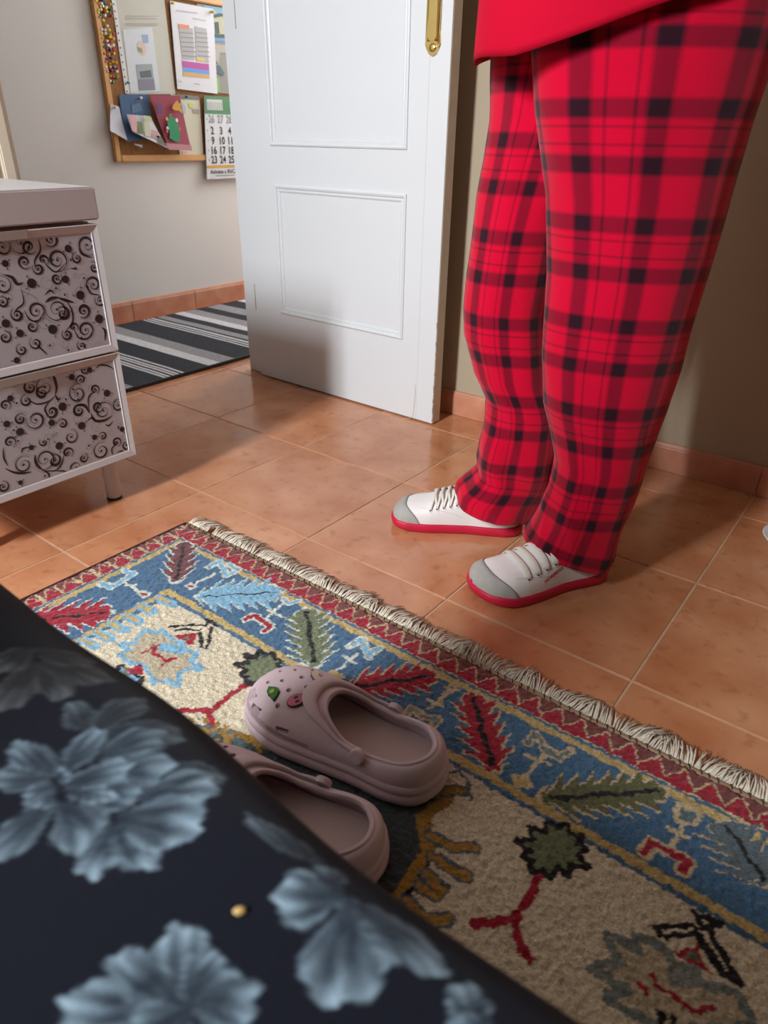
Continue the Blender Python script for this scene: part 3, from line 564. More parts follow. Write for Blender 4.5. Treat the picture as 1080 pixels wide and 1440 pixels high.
stL = [(16, ((370, 330), (405, 320), (430, 400), (420, 460))), (12, ((420, 460), (440, 495), (462, 485))), (9, ((420, 465), (370, 510), (280, 530), (205, 490))), (9, ((375, 510), (340, 570), (370, 615))), (16, ((680, 600), (640, 540), (575, 545))), (9, ((680, 590), (670, 500), (690, 455), (740, 430))), (16, ((690, 600), (720, 655), (790, 655), (850, 620))), (10, ((665, 655), (700, 635), (730, 655))), (16, ((265, 915), (275, 980), (320, 1030))), (10, ((320, 1030), (370, 1060), (370, 1100))), (9, ((320, 1035), (420, 1035), (470, 980), (490, 900))), (9, ((430, 1040), (490, 1040), (505, 1080))), (9, ((725, 260), (760, 235), (820, 240), (870, 270))), (9, ((25, 860), (30, 940), (60, 1000))), (14, ((40, 1020), (110, 1050), (180, 1055), (240, 1045))), (9, ((860, 930), (850, 870), (890, 830))), (10, ((165, 905), (175, 870), (230, 855))), (3, ((370, 870), (385, 790), (440, 745))), (9, ((800, 680), (825, 695), (860, 660)))]
dtL = [(545, 325, 24), (680, 272, 22), (812, 448, 28), (475, 550, 32), (620, 695, 30), (393, 672, 25), (152, 742, 28), (52, 682, 24), (78, 487, 22), (928, 722, 22), (718, 783, 22), (450, 848, 30), (698, 972, 22), (238, 860, 20), (155, 1127, 18)]
scroll_print(dL, BZ, spL, stL, dtL, (0.099 + 0.0155, 0.3225 - 0.0155))

# ---------------------------------------------------------------- patterned rug (knot colours computed per vertex)
RZ = 0.012
zc = {1: (20, 720, 3.857), 2: (240, 720, 3.857), 3: (480, 880, 3.857), 4: (700, 960, 2.842), 5: (500, 1100, 3.857), 6: (780, 1180, 3.6), 7: (120, 850, 3.857)}
def rp(k, *pts):                    # crop-k coordinates -> points on the rug
    x0, y0, s = zc[k]; return [tuple(float(q) for q in on(x0 + a / s, y0 + b / s, 2, RZ)[:2]) for a, b in pts]
class Painter:
    def __init__(self, X, Y, base): self.X, self.Y = X, Y; self.C = np.zeros(X.shape + (3,)); self.C[:] = base
    def put(self, m, c): self.C[m] = c
    def inside(self, pts):
        m = np.zeros(self.X.shape, bool); n = len(pts)
        for i in range(n):
            (x1, y1), (x2, y2) = pts[i], pts[(i + 1) % n]
            if y1 == y2: continue
            m ^= ((y1 > self.Y) != (y2 > self.Y)) & (self.X < (x2 - x1) * (self.Y - y1) / (y2 - y1) + x1)
        return m
    def dist(self, pts, closed=False):
        d = np.full(self.X.shape, 9.0); q = list(pts) + ([pts[0]] if closed else [])
        for (x1, y1), (x2, y2) in zip(q[:-1], q[1:]):
            L2 = (x2 - x1) ** 2 + (y2 - y1) ** 2 + 1e-12; t = np.clip(((self.X - x1) * (x2 - x1) + (self.Y - y1) * (y2 - y1)) / L2, 0, 1)
            d = np.minimum(d, np.hypot(self.X - x1 - t * (x2 - x1), self.Y - y1 - t * (y2 - y1)))
        return d
    def poly(self, pts, c, outline=None, ow=0.004):
        m = self.inside(pts)
        if outline is not None: self.put((self.dist(pts, True) < ow), outline)
        self.put(m if outline is None else m & (self.dist(pts, True) > ow * 0.35), c)
    def line(self, pts, wd, c, outline=None, ow=0.004):
        d = self.dist(pts)
        if outline is not None: self.put(d < wd / 2 + ow, outline)
        self.put(d < wd / 2, c)
    def leaf(self, A, Bp, side, nt, fill, out, spine, sw=0.0028, ow=0.0045):
        ax, ay = A; L = math.hypot(Bp[0] - ax, Bp[1] - ay); ux, uy = (Bp[0] - ax) / L, (Bp[1] - ay) / L
        hw = abs((side[0] - ax) * -uy + (side[1] - ay) * ux)
        t = ((self.X - ax) * ux + (self.Y - ay) * uy) / L; s = (self.X - ax) * -uy + (self.Y - ay) * ux
        saw = 1 - ((t * nt + 0.5 * (np.abs(s) / max(hw, 1e-6))) % 1.0)
        env = np.clip(np.minimum((t + 0.07) * 6, (1.1 - t) * 3.6), 0, 1)
        wdt = hw * env * (0.38 + 0.62 * saw)
        i1 = (t > -0.09) & (t < 1.09) & (np.abs(s) < wdt + ow); i0 = (t > -0.04) & (t < 1.04) & (np.abs(s) < wdt)
        self.put(i1, out); self.put(i0, fill); self.put((t > 0.02) & (t < 0.98) & (np.abs(s + 0.0015 * np.sin(t * 14)) < sw), spine)

CREAM, BLUE, YEL, RED, MAR, BLK, OLV, SKY, TAUPE, PALE, TANL = [S(*c) for c in ((212, 200, 174), (70, 106, 138), (190, 166, 108), (156, 30, 50), (112, 62, 66), (30, 28, 32), (112, 122, 92), (128, 176, 204), (186, 172, 146), (206, 210, 200), (196, 176, 140))]
rx0, rx1, ry0, ry1 = 0.105, 2.3, -1.82, -0.122
gx = np.concatenate([np.arange(rx0, 1.42, 0.0021), np.arange(1.43, rx1 + 0.01, 0.02)])
gy = np.concatenate([np.arange(ry0, -0.72, 0.02), np.arange(-0.70, ry1 + 0.001, 0.0021)])
GX, GY = np.meshgrid(gx, gy, indexing='ij')
def smooth_noise(A, k):
    for _ in range(k): A = (A + np.roll(A, 1, 0) + np.roll(A, -1, 0) + np.roll(A, 1, 1) + np.roll(A, -1, 1)) / 5
    return A
jx, jy = smooth_noise(rng.normal(0, 1, GX.shape), 3), smooth_noise(rng.normal(0, 1, GX.shape), 3)
P = Painter(GX + jx * 0.0042, GY + jy * 0.0042, CREAM)
dl, dt = P.X - rx0, ry1 - P.Y                # distance in from the left edge and from the fringe edge
dm = np.minimum(dl, dt); left = dl < dt
al = np.where(left, P.Y, P.X)                # coordinate along the edge
P.put(dm < 0.187, BLUE)
P.put(dm < 0.180, YEL); P.put(dm < 0.168, BLUE)
# outer guard: red zigzag band
P.put(dm < 0.067, BLUE); P.put(dm < 0.062, YEL); P.put(dm < 0.050, BLUE); P.put(dm < 0.045, TANL)
ph = (al / 0.034) % 1.0; tri = np.abs(ph - 0.5) * 2
P.put((dm < 0.043) & (dm > 0.010) & ((dm - 0.010) / 0.033 > tri * 0.9), RED)
P.put((dm < 0.043) & (dm > 0.008) & ((dm - 0.010) / 0.033 < tri * 0.9 - 0.14), S(120, 62, 60))
P.put(left & (dm < 0.043) & (ph > 0.86), TANL)
P.put(dm < 0.008, S(110, 34, 44))
# field motifs
teeth = ((820, 490), (710, 530), (640, 585), (560, 630), (480, 675), (400, 715))
for a, b in teeth:
    P.line(rp(1, (a - 28, b - 22), (a + 40, b + 14)), 0.018, SKY); P.line(rp(1, (a - 30, b - 24), (a + 22, b + 6)), 0.008, YEL)
P.poly(rp(7, (300, 170), (330, 140), (370, 165), (410, 140), (440, 175), (520, 215), (505, 250), (600, 265), (560, 300), (625, 350), (560, 345), (500, 380), (505, 435), (440, 400), (380, 420), (350, 370), (330, 330), (250, 310), (190, 275), (250, 250), (190, 215), (270, 215)), TAUPE, SKY, 0.006)
P.line(rp(7, (430, 230), (520, 250)), 0.02, SKY)
P.line(rp(7, (315, 262), (345, 248), (370, 228), (395, 215)), 0.005, RED); P.line(rp(7, (370, 228), (375, 260), (435, 308), (490, 290)), 0.006, RED); P.line(rp(7, (435, 308), (415, 332)), 0.004, RED); P.line(rp(7, (365, 215), (385, 240)), 0.004, RED)
P.poly(rp(7, (140, 385), (190, 335), (230, 360), (300, 400), (290, 435), (235, 450)), SKY, BLK, 0.006); P.poly(rp(7, (228, 345), (300, 328), (315, 368), (240, 384)), RED); P.line(rp(7, (215, 340), (222, 380), (205, 395)), 0.006, OLV); P.line(rp(7, (262, 432), (312, 420)), 0.008, BLK)
def dashes(pts, wd, c, n):
    (x1, y1), (x2, y2) = pts
    for k in range(n):
        a, b = (k + 0.15) / n, (k + 0.7) / n; P.line([(x1 + (x2 - x1) * a, y1 + (y2 - y1) * a), (x1 + (x2 - x1) * b, y1 + (y2 - y1) * b)], wd, c)
P.poly(rp(7, (455, 118), (660, 112), (690, 80), (700, 112), (685, 130), (662, 240), (625, 225), (618, 145), (490, 140)), CREAM)
dashes(rp(7, (455, 118), (665, 112)), 0.005, BLK, 9); dashes(rp(7, (490, 138), (625, 136)), 0.005, BLK, 6); P.line(rp(7, (664, 78), (712, 112)), 0.006, BLK); P.line(rp(7, (664, 78), (660, 115)), 0.006, BLK); dashes(rp(7, (684, 120), (660, 240)), 0.006, BLK, 5); dashes(rp(7, (620, 150), (630, 232)), 0.006, BLK, 4); P.line(rp(7, (628, 232), (660, 242)), 0.006, BLK)
P.poly(rp(7, (480, 165), (590, 160), (612, 148), (585, 222), (545, 205)), RED); P.poly(rp(7, (525, 180), (570, 172), (562, 200)), OLV)
def palm(k, c, r, trunk, n=11, sq=0.8):
    pts = []
    for i in range(2 * n):
        a = 2 * PI * i / (2 * n); q = r * (1.0 if i % 2 == 0 else 0.66) * (0.92 + 0.16 * ((i * 7) % 5) / 4); pts.append((c[0] + q * math.cos(a), c[1] + q * sq * math.sin(a)))
    for t in trunk: P.line(rp(k, *t), 0.0105, RED)
    P.poly(rp(k, *pts), OLV, BLK, 0.0055)
palm(7, (960, 355), 128, (((905, 420), (800, 480), (685, 575), (515, 575)), ((672, 580), (690, 695))))
palm(4, (225, 668), 138, ())
P.line(rp(5, (1020, 480), (930, 640), (858, 745), (640, 768)), 0.0105, RED); P.line(rp(5, (858, 745), (890, 870), (950, 970)), 0.0095, RED)
palm(4, (225, 668), 138, ())
# medallion under the clogs
med = rp(5, (350, 180), (375, 300), (385, 360), (200, 660)) + [(0.86, -0.72), (0.62, -0.72), (0.54, -0.60), (0.545, -0.50), (0.60, -0.455)] + rp(3, (560, 940))
P.poly(med, S(66, 74, 78), S(156, 120, 52), 0.011)
P.line(rp(5, (240, 700), (390, 450), (420, 400), (370, 210)), 0.004, BLK); P.line(rp(5, (195, 660), (390, 360), (350, 215)), 0.011, S(168, 128, 56))
for q in (((410, 290), (520, 352), (640, 355)), ((420, 400), (520, 470), (600, 512)), ((350, 560), (430, 615), (470, 575), (380, 500)), ((280, 650), (370, 745), (490, 745))):
    P.line(rp(5, *q), 0.010, S(168, 128, 60), S(92, 104, 112), 0.0035)
P.line(rp(3, (560, 800), (640, 790), (690, 860), (710, 940)), 0.005, S(92, 104, 112)); P.line(rp(3, (560, 900), (660, 890)), 0.010, S(150, 126, 70), S(92, 104, 112))
nz = smooth_noise(rng.normal(0, 1, GX.shape), 6)
mm = P.dist(med, True) < 0.03
P.put(mm & (nz > 0.10) & (P.X < 0.84) & (P.Y < -0.44), S(150, 118, 56)); P.put(mm & (nz < -0.16) & (P.X < 0.84) & (P.Y < -0.44), S(84, 104, 112))
P.poly(rp(6, (200, 650), (350, 640), (275, 500), (380, 550), (450, 590), (425, 500), (540, 555), (600, 660), (720, 740), (920, 790), (1000, 936), (560, 960), (350, 850), (275, 800), (400, 770)), TAUPE, S(120, 128, 124), 0.007); P.line(rp(6, (620, 690), (700, 690)), 0.022, S(130, 136, 130))
P.line(rp(6, (490, 680), (510, 740), (720, 880), (800, 850)), 0.005, RED); P.line(rp(6, (430, 725), (470, 780)), 0.005, RED); P.line(rp(6, (540, 880), (535, 930)), 0.008, BLK); P.line(rp(6, (595, 900), (600, 936)), 0.007, BLK)
P.poly(rp(6, (575, 565), (700, 555), (735, 515), (740, 620), (800, 690)), RED); P.poly(rp(6, (640, 580), (715, 575), (725, 630)), OLV)
P.poly(rp(6, (475, 440), (540, 430), (560, 490), (530, 500)), BLK); dashes(rp(6, (540, 440), (720, 440)), 0.006, BLK, 5); dashes(rp(6, (560, 490), (740, 485)), 0.007, BLK, 5); P.line(rp(6, (710, 370), (845, 440), (760, 440)), 0.007, BLK); P.line(rp(6, (720, 375), (740, 440)), 0.006, BLK); dashes(rp(6, (720, 480), (860, 690)), 0.010, BLK, 6); dashes(rp(6, (785, 470), (935, 735)), 0.008, BLK, 8); P.line(rp(6, (850, 680), (938, 735)), 0.008, BLK)
# border motifs
def hook(k, pts, c, wd=0.009, o=PALE): P.line(rp(k, *pts), wd, c, o, 0.0038)
def stem(k, pts, c=PALE, wd=0.006): P.line(rp(k, *pts), wd, c)
stem(1, ((590, 375), (650, 412), (700, 445))); stem(1, ((610, 400), (655, 395))); hook(1, ((475, 385), (525, 408), (590, 372), (645, 335), (605, 320)), SKY); P.poly(rp(1, (668, 445), (700, 430), (732, 442), (700, 460)), RED, PALE, 0.004)
stem(2, ((240, 335), (115, 400))); hook(2, ((208, 298), (262, 265), (300, 345), (365, 312), (320, 285)), SKY, 0.007); P.poly(rp(2, (82, 402), (108, 388), (132, 400), (108, 415)), RED, PALE, 0.003)
stem(2, ((500, 585), (560, 540), (625, 485))); stem(2, ((530, 530), (600, 570))); hook(2, ((615, 470), (640, 500), (695, 480)), SKY, 0.005); hook(2, ((412, 582), (450, 560), (545, 618), (512, 645)), RED, 0.008, PALE)
stem(2, ((1010, 770), (910, 855))); stem(2, ((940, 780), (1000, 820))); hook(2, ((975, 730), (1040, 690), (1075, 790)), SKY, 0.007); P.poly(rp(2, (855, 870), (895, 862), (930, 895), (885, 905)), YEL, TANL, 0.003)
hook(3, ((55, 105), (100, 75), (150, 155), (205, 125)), SKY, 0.007)
stem(3, ((590, 345), (520, 415), (470, 455)), TANL); stem(3, ((470, 395), (550, 440)), TANL); P.line(rp(3, (565, 335), (595, 318), (625, 340), (595, 358), (565, 335)), 0.006, TANL)
hook(3, ((340, 485), (385, 445), (440, 490)), S(120, 140, 140), 0.006, TANL); hook(3, ((440, 490), (515, 510), (485, 555)), S(120, 140, 140), 0.006, TANL)
stem(4, ((185, 285), (110, 372)), TANL); stem(4, ((110, 290), (210, 330)), TANL); hook(4, ((120, 240), (155, 205), (185, 255)), S(110, 126, 128), 0.006, TANL); hook(4, ((185, 262), (245, 300), (285, 270)), S(110, 126, 128), 0.006, TANL); P.poly(rp(4, (55, 378), (110, 375), (130, 412), (75, 412)), YEL, TANL, 0.003)
stem(4, ((742, 565), (700, 655)), TANL); stem(4, ((680, 580), (760, 620)), TANL); P.poly(rp(4, (725, 490), (805, 520), (785, 565), (715, 545)), S(92, 112, 120), TANL, 0.005); hook(4, ((590, 680), (612, 638), (765, 720), (735, 755)), RED, 0.009, TANL)
P.leaf(*rp(1, (925, 168), (878, 370), (985, 300)), 5, MAR, PALE, BLK, 0.0025)
P.leaf(*rp(1, (512, 545), (60, 590), (320, 480)), 6, RED, PALE, BLK, 0.0022)
P.leaf(*rp(2, (580, 435), (165, 458), (370, 365)), 6, SKY, PALE, BLK, 0.0016)
P.leaf(*rp(2, (735, 535), (780, 825), (890, 690)), 7, OLV, PALE, BLK, 0.0036)
P.leaf(*rp(3, (498, 270), (60, 330), (330, 205)), 6, RED, TANL, BLK, 0.0032)
P.leaf(*rp(3, (712, 380), (828, 770), (900, 560)), 6, RED, TANL, BLK, 0.0038)
P.leaf(*rp(4, (650, 432), (195, 462), (430, 360)), 7, S(98, 100, 66), TANL, BLK, 0.0032)
P.leaf(*rp(4, (905, 560), (1075, 800), (1080, 600)), 5, S(96, 112, 120), TANL, BLK, 0.0032)
pile = smooth_noise(rng.normal(0, 1, GX.shape), 1) * 0.0016 + smooth_noise(rng.normal(0, 1, GX.shape), 3) * 0.0012
P.C *= np.clip(1 + 0.13 * rng.normal(0, 1, GX.shape), 0.6, 1.4)[..., None]          # single knots differ a little in tone
Zr = np.where(dm < 0.006, 0.008, RZ) + np.clip(pile, -0.0028, 0.0028)
nX, nY = GX.shape
co = np.stack([GX, GY, Zr], -1).reshape(-1, 3)
idx = np.arange(nX * nY).reshape(nX, nY)
quads = np.stack([idx[:-1, :-1], idx[1:, :-1], idx[1:, 1:], idx[:-1, 1:]], -1).reshape(-1, 4)
def big_mesh(name, co, quads, col=None):
    me = bpy.data.meshes.new(name); me.vertices.add(len(co)); me.vertices.foreach_set('co', co.astype(np.float32).ravel())
    me.loops.add(quads.size); me.loops.foreach_set('vertex_index', quads.astype(np.int32).ravel())
    me.polygons.add(len(quads)); me.polygons.foreach_set('loop_start', np.arange(0, quads.size, 4, dtype=np.int32)); me.polygons.foreach_set('loop_total', np.full(len(quads), 4, np.int32))
    me.update(calc_edges=True); me.validate()
    if col is not None:
        at = me.color_attributes.new('Col', 'FLOAT_COLOR', 'POINT'); at.data.foreach_set('color', np.concatenate([col, np.ones((len(col), 1))], 1).astype(np.float32).ravel())
    me.polygons.foreach_set('use_smooth', np.ones(len(quads), bool)); return me
M['pile'] = attr_mat('wool_pile', 0.95, 0.25, 420, 0.8, 0.22)
rug = thing('patterned_rug', ((rx0 + rx1) / 2, (ry0 + ry1) / 2, 0), 'hand-knotted wool rug with blue leaf border and cream field on terracotta tiles', 'rug')
rel(obj('pile', big_mesh('pile', co, quads, P.C.reshape(-1, 3)), M['pile'], rug), rug)
rel(obj('backing', B(rx0 + 0.001, rx1, ry0, ry1, 0.0005, 0.0075), flat('rug_back', (120, 60, 58)), rug), rug)
rel(obj('selvage', tube([(rx0 + 0.001, ry0, 0.006), (rx0 + 0.001, ry1, 0.006)], 0.0055, 8), flat('selvage_red', (96, 30, 40)), rug, smooth=True), rug)
cordm = bmesh.new(); tube([(rx0 - 0.002, ry1 + 0.001, 0.006), (rx1, ry1 + 0.001, 0.006)], 0.0045, 8, cordm)
rel(obj('edge_cord', cordm, flat('cord_tan', (150, 122, 92)), rug, smooth=True), rug)
stm = bmesh.new(); k = rx0 + 0.01
while k < 1.5: tube([(k, ry1 + 0.005, 0.004), (k + 0.004, ry1 + 0.003, 0.0115), (k + 0.007, ry1 - 0.003, 0.0105)], 0.0007, 4, stm); k += 0.0125 + random.uniform(-0.004, 0.004)
rel(tag(obj('stitching', stm, M['dark'], rug), kind='stuff'), rug)
fm = bmesh.new(); k = rx0 + 0.002
while k < 1.55:
    if not (0.165 < k < 0.178):
        cl = math.sin(k * 62) * 0.012 + 0.3 * noise.noise(Vector((k * 22, 3, 0))) * 0.05; Lf = 0.044 + 0.014 * noise.noise(Vector((k * 40, 0, 0))) + random.uniform(-0.004, 0.004)
        dx = 0.004 + cl * 1.3 + random.uniform(-0.010, 0.010); h = random.uniform(0.005, 0.017)
        y = ry1 + 0.004
        tube([(k, y, 0.006), (k + dx * 0.3, y + Lf * 0.35, h), (k + dx * 0.7, y + Lf * 0.7, h * 0.7), (k + dx, y + Lf, 0.0022)], [0.0012, 0.0011, 0.0010, 0.0005], 4, fm)
    k += random.uniform(0.0011, 0.0019)
rel(tag(obj('fringe', fm, mat('fringe_cotton', S(236, 224, 206), 0.9, 0.3, 90), rug, smooth=True), kind='stuff'), rug)

# ---------------------------------------------------------------- bed and bedspread
BZ0, BYE, BR = 0.42, -0.678, 0.05
bx0, bx1, by0 = 0.60, 2.22, -1.75
bed = thing('bed', ((bx0 + bx1) / 2, -1.1, 0), 'low bed hidden beneath the dark floral bedspread', 'bed')
hb = bmesh.new(); pts = [(0.562, y, z) for y, z in [(-1.74, 0.0165), (-0.83, 0.0165), (-0.81, 0.70), (-0.86, 0.84), (-1.0, 0.93), (-1.28, 0.96), (-1.55, 0.93), (-1.69, 0.84), (-1.74, 0.70)]]
rel(obj('shade_headboard', extrude_poly(pts, (0.028, 0, 0), hb), mat('dark_walnut', S(70, 46, 32), 0.45, 0.4, 12), bed, bevel=0.006), bed)  # panel at the bed's end, out of view, added to shade the floor
rel(obj('mattress', B(bx0 + 0.02, bx1 - 0.02, by0 + 0.02, BYE - 0.03, 0.22, 0.405), flat('mattress', (200, 196, 190)), bed, bevel=0.02), bed)
rel(obj('base', B(bx0 + 0.03, bx1 - 0.03, by0 + 0.03, BYE - 0.035, 0.08, 0.22), flat('bedbase', (90, 70, 56)), bed), bed)
for lx in (bx0 + 0.08, bx1 - 0.08):
    for ly in (by0 + 0.08, BYE - 0.09): rel(obj('leg', tube([(lx, ly, 0.0165), (lx, ly, 0.085)], 0.022, 12), flat('bedbase', (90, 70, 56)), bed), bed)
def bed_paint():
    # arc profile: flat top, rounded edge, straight drop
    ys = np.concatenate([np.arange(by0, -1.02, 0.02), np.arange(-1.0, BYE - BR, 0.0022)]); prof = [(y, BZ0, y) for y in ys]
    na = 34
    for i in range(na + 1):
        a = PI / 2 * i / na; prof.append((BYE - BR + BR * math.sin(a), BZ0 - BR + BR * math.cos(a), BYE - BR + BR * a))
    for z in np.arange(BZ0 - BR - 0.01, 0.05, -0.01): prof.append((BYE + 0.006 * math.sin(z * 20), z, BYE - BR + BR * PI / 2 + (BZ0 - BR - z)))
    prof = np.array(prof)
    # the end nearest the door also drops down
    xs = np.concatenate([np.arange(bx0, 0.64, 0.01), np.arange(0.645, 1.3, 0.0022), np.arange(1.31, bx1, 0.02)])
    X, Yp = np.meshgrid(xs, prof[:, 0], indexing='ij'); Zp = np.broadcast_to(prof[:, 1], X.shape).copy(); F = np.broadcast_to(prof[:, 2], X.shape).copy()
    Yp = Yp.copy(); wob = 0.006 * np.sin(X * 9.0 + 1.0) + 0.003 * np.sin(X * 23)
    side = np.clip((F - (BYE - BR)) / BR, 0, 1); Yp += wob * side
    Zp += 0.0022 * np.sin(X * 14 + F * 9) * (1 - side * 0.5)
    jx2, jy2 = smooth_noise(rng.normal(0, 1, X.shape), 4), smooth_noise(rng.normal(0, 1, X.shape), 4)
    PX, PY = X + jx2 * 0.002, F + jy2 * 0.002
    C = np.zeros(X.shape + (3,)); C[:] = S(19, 22, 34)
    G = {'g': (0, 900, 3.375), 'h': (340, 1100, 2.7), 'k': (0, 820, 1.5)}
    def bp(k, p): x0, y0, s = G[k]; return on(x0 + p[0] / s, y0 + p[1] / s, 2, BZ0)[:2]
    D1, D2 = np.array(S(38, 48, 60)), np.array(S(162, 188, 206)); W1, W2 = np.array(S(38, 36, 36)), np.array(S(84, 80, 78))
    def petal(k, base, tip, hwp, tone=1.0, warm=0.0, seed=0):
        a, b = bp(k, base), bp(k, tip); L = math.hypot(*(b - a)); u = (b - a) / L
        n = (base[0] + (tip[1] - base[1]) / math.hypot(tip[0] - base[0], tip[1] - base[1]) * hwp, base[1] - (tip[0] - base[0]) / math.hypot(tip[0] - base[0], tip[1] - base[1]) * hwp)
        hw = abs((bp(k, n) - a) @ np.array([-u[1], u[0]]))
        t = ((PX - a[0]) * u[0] + (PY - a[1]) * u[1]) / L; s = (-(PX - a[0]) * u[1] + (PY - a[1]) * u[0]) / hw
        t = t + 0.05 * np.sin(s * 7 + seed)                        # fluted tip
        wdt = np.sqrt(np.clip(1 - ((t - 0.55) / 0.55) ** 2, 0, 1)) * (0.55 + 0.45 * np.clip(t * 1.6, 0, 1))
        ins = (t > 0) & (t < 1.1) & (np.abs(s) < wdt)
        rr = np.clip(np.abs(s) / np.maximum(wdt, 1e-3), 0, 1)
        rim = np.clip(np.maximum(rr ** 3, (t - 0.55) * 1.9), 0, 1)
        streak = 0.5 + 0.5 * np.sin(s / np.maximum(0.3 + t, 0.2) * 11 + seed * 2.1 + t * 3 + 1.2 * jy2)
        val = np.clip(0.02 + 0.50 * rim ** 1.4 + 0.62 * streak ** 1.6 * np.clip(t * 1.3, 0, 1) * (0.22 + 0.78 * rim) + 0.10 * jx2, 0, 1) * tone
        edge = np.clip((wdt - np.abs(s)) * 9, 0, 1)
        base_c = D1 * (1 - warm) + W1 * warm; top_c = D2 * (1 - warm) + W2 * warm
        c = base_c + (top_c - base_c) * val[..., None]
        C[ins] = (C * (1 - edge[..., None]) + c * edge[..., None])[ins]
    L = [('g', (160, 90), (20, 300), 90, .8, .8), ('g', (170, 110), (300, 250), 80, .8, .8), ('g', (180, 90), (470, 150), 75, .7, .8), ('g', (120, 20), (0, 130), 80, .7, .8), ('g', (150, 30), (400, 60), 60, .6, .8),
         ('g', (430, 440), (330, 300), 80, .45, .4), ('g', (440, 430), (640, 250), 80, .45, .4), ('g', (470, 450), (830, 430), 95, .45, .3), ('g', (780, 600), (1050, 640), 70, .5, .3),
         ('g', (270, 640), (-20, 640), 75, .6, 0), ('g', (260, 730), (-10, 1010), 85, .62, 0), ('g', (270, 640), (75, 490), 95, .62, 0), ('g', (280, 640), (460, 430), 75, .66, 0), ('g', (460, 560), (740, 440), 75, .55, 0), ('g', (500, 640), (790, 600), 90, .75, 0),
         ('g', (640, 760), (1000, 690), 110, .85, 0), ('g', (300, 770), (440, 960), 150, .85, 0), ('g', (540, 860), (440, 1110), 95, .95, 0), ('g', (540, 900), (720, 1060), 110, 1.0, 0), ('g', (560, 850), (930, 880), 150, 1.0, 0), ('g', (420, 730), (640, 740), 80, .6, 0),
         ('g', (300, 680), (600, 600), 62, .9, 0), ('g', (300, 710), (520, 740), 50, .85, 0), ('g', (270, 690), (110, 740), 50, .75, 0), ('g', (270, 720), (180, 770), 40, .75, 0), ('g', (250, 660), (310, 620), 50, .8, 0),
         ('h', (360, 300), (40, 140), 60, .62, .35), ('h', (400, 420), (560, 680), 110, .85, .1), ('h', (440, 440), (750, 690), 95, .9, .1), ('h', (400, 430), (150, 450), 130, 1.0, 0), ('h', (400, 500), (370, 830), 165, 1.0, 0), ('h', (380, 420), (330, 300), 90, .6, .2),
         ('k', (390, 900), (375, 740), 75, 1.0, 0), ('k', (380, 900), (150, 890), 75, 1.0, 0), ('k', (400, 890), (530, 895), 70, .9, 0), ('k', (390, 900), (250, 800), 65, .8, 0), ('k', (400, 890), (450, 790), 50, .8, 0), ('k', (400, 900), (300, 1000), 80, .9, 0),
         ('k', (1020, 960), (975, 845), 55, .95, .1), ('k', (1030, 960), (960, 930), 45, .9, 0)]
    for i, (k, a, b, hwp, tn, wm) in enumerate(L): petal(k, a, b, hwp, tn, wm, i * 1.7)
    nX, nY = X.shape; idx = np.arange(nX * nY).reshape(nX, nY)
    q = np.stack([idx[:-1, :-1], idx[1:, :-1], idx[1:, 1:], idx[:-1, 1:]], -1).reshape(-1, 4)
    return big_mesh('bedspread', np.stack([X, Yp, Zp], -1).reshape(-1, 3), q, C.reshape(-1, 3))
M['spread'] = attr_mat('velvet_print', 0.9, 0.06, 700, 0.25, 0.12)
bs = tag(obj('bedspread', bed_paint(), M['spread']), 'dark navy bedspread printed with large grey-blue flowers', 'bedspread')
obj('end_drop', B(bx0 - 0.004, bx0 + 0.004, by0, BYE - 0.03, 0.06, BZ0 - 0.002), flat('navy_cloth', (19, 22, 34)), bs, bevel=0.002)
for (u, v, rr, lab) in ((337, 1282, 0.0024, 'tiny pale yellow crumb lying on the dark bedspread'), ):
    p = on(u, v, 2, BZ0 + 0.003); bm = bmesh.new(); bmesh.ops.create_icosphere(bm, subdivisions=2, radius=rr)
    for q in bm.verts: q.co = Vector((q.co.x * 1.2, q.co.y * 0.75, q.co.z * 0.6)) * (1 + 0.25 * noise.noise(q.co * 400))
    o = tag(obj('crumb', bm, flat('crumb', (226, 190, 120)), smooth=True), lab, 'crumb'); o.location = Vector(p) + Vector((0, 0, 0.0005)); o.rotation_euler = (0, 0, 0.9)

# ---------------------------------------------------------------- clogs
M['foam'] = mat('lilac_foam', S(206, 184, 190), 0.5, 0.03, 30, 0.06, 500, spec=0.35)
M['foam_in'] = mat('lilac_foam_inner', S(196, 172, 170), 0.6, 0.05, 30, 0.1, 700, spec=0.3)
def polar(curve, c, n):
    pts = [np.array(p, float) for p in curve]; out = []
    for k in range(n):
        a = 2 * PI * k / n; d = np.array([math.cos(a), math.sin(a)]); best = 0
        for i in range(len(pts)):
            p, q = pts[i] - c, pts[(i + 1) % len(pts)] - c; e = q - p; den = d[0] * e[1] - d[1] * e[0]
            if abs(den) < 1e-12: continue
            t = (p[0] * e[1] - p[1] * e[0]) / den; s = (p[0] * d[1] - p[1] * d[0]) / den
            if t > 0 and -1e-6 <= s <= 1 + 1e-6: best = max(best, t)
        out.append(c + d * best)
    return out
def closed_smooth(pts, n=8):
    P_ = [np.array(p, float) for p in pts]; m = len(P_); out = []
    for i in range(m):
        p0, p1, p2, p3 = P_[i - 1], P_[i], P_[(i + 1) % m], P_[(i + 2) % m]
        for k in range(n):
            t = k / n; out.append(0.5 * ((2 * p1) + (p2 - p0) * t + (2 * p0 - 5 * p1 + 4 * p2 - p3) * t * t + (3 * p1 - p0 - 3 * p2 + p3) * t ** 3))
    return out
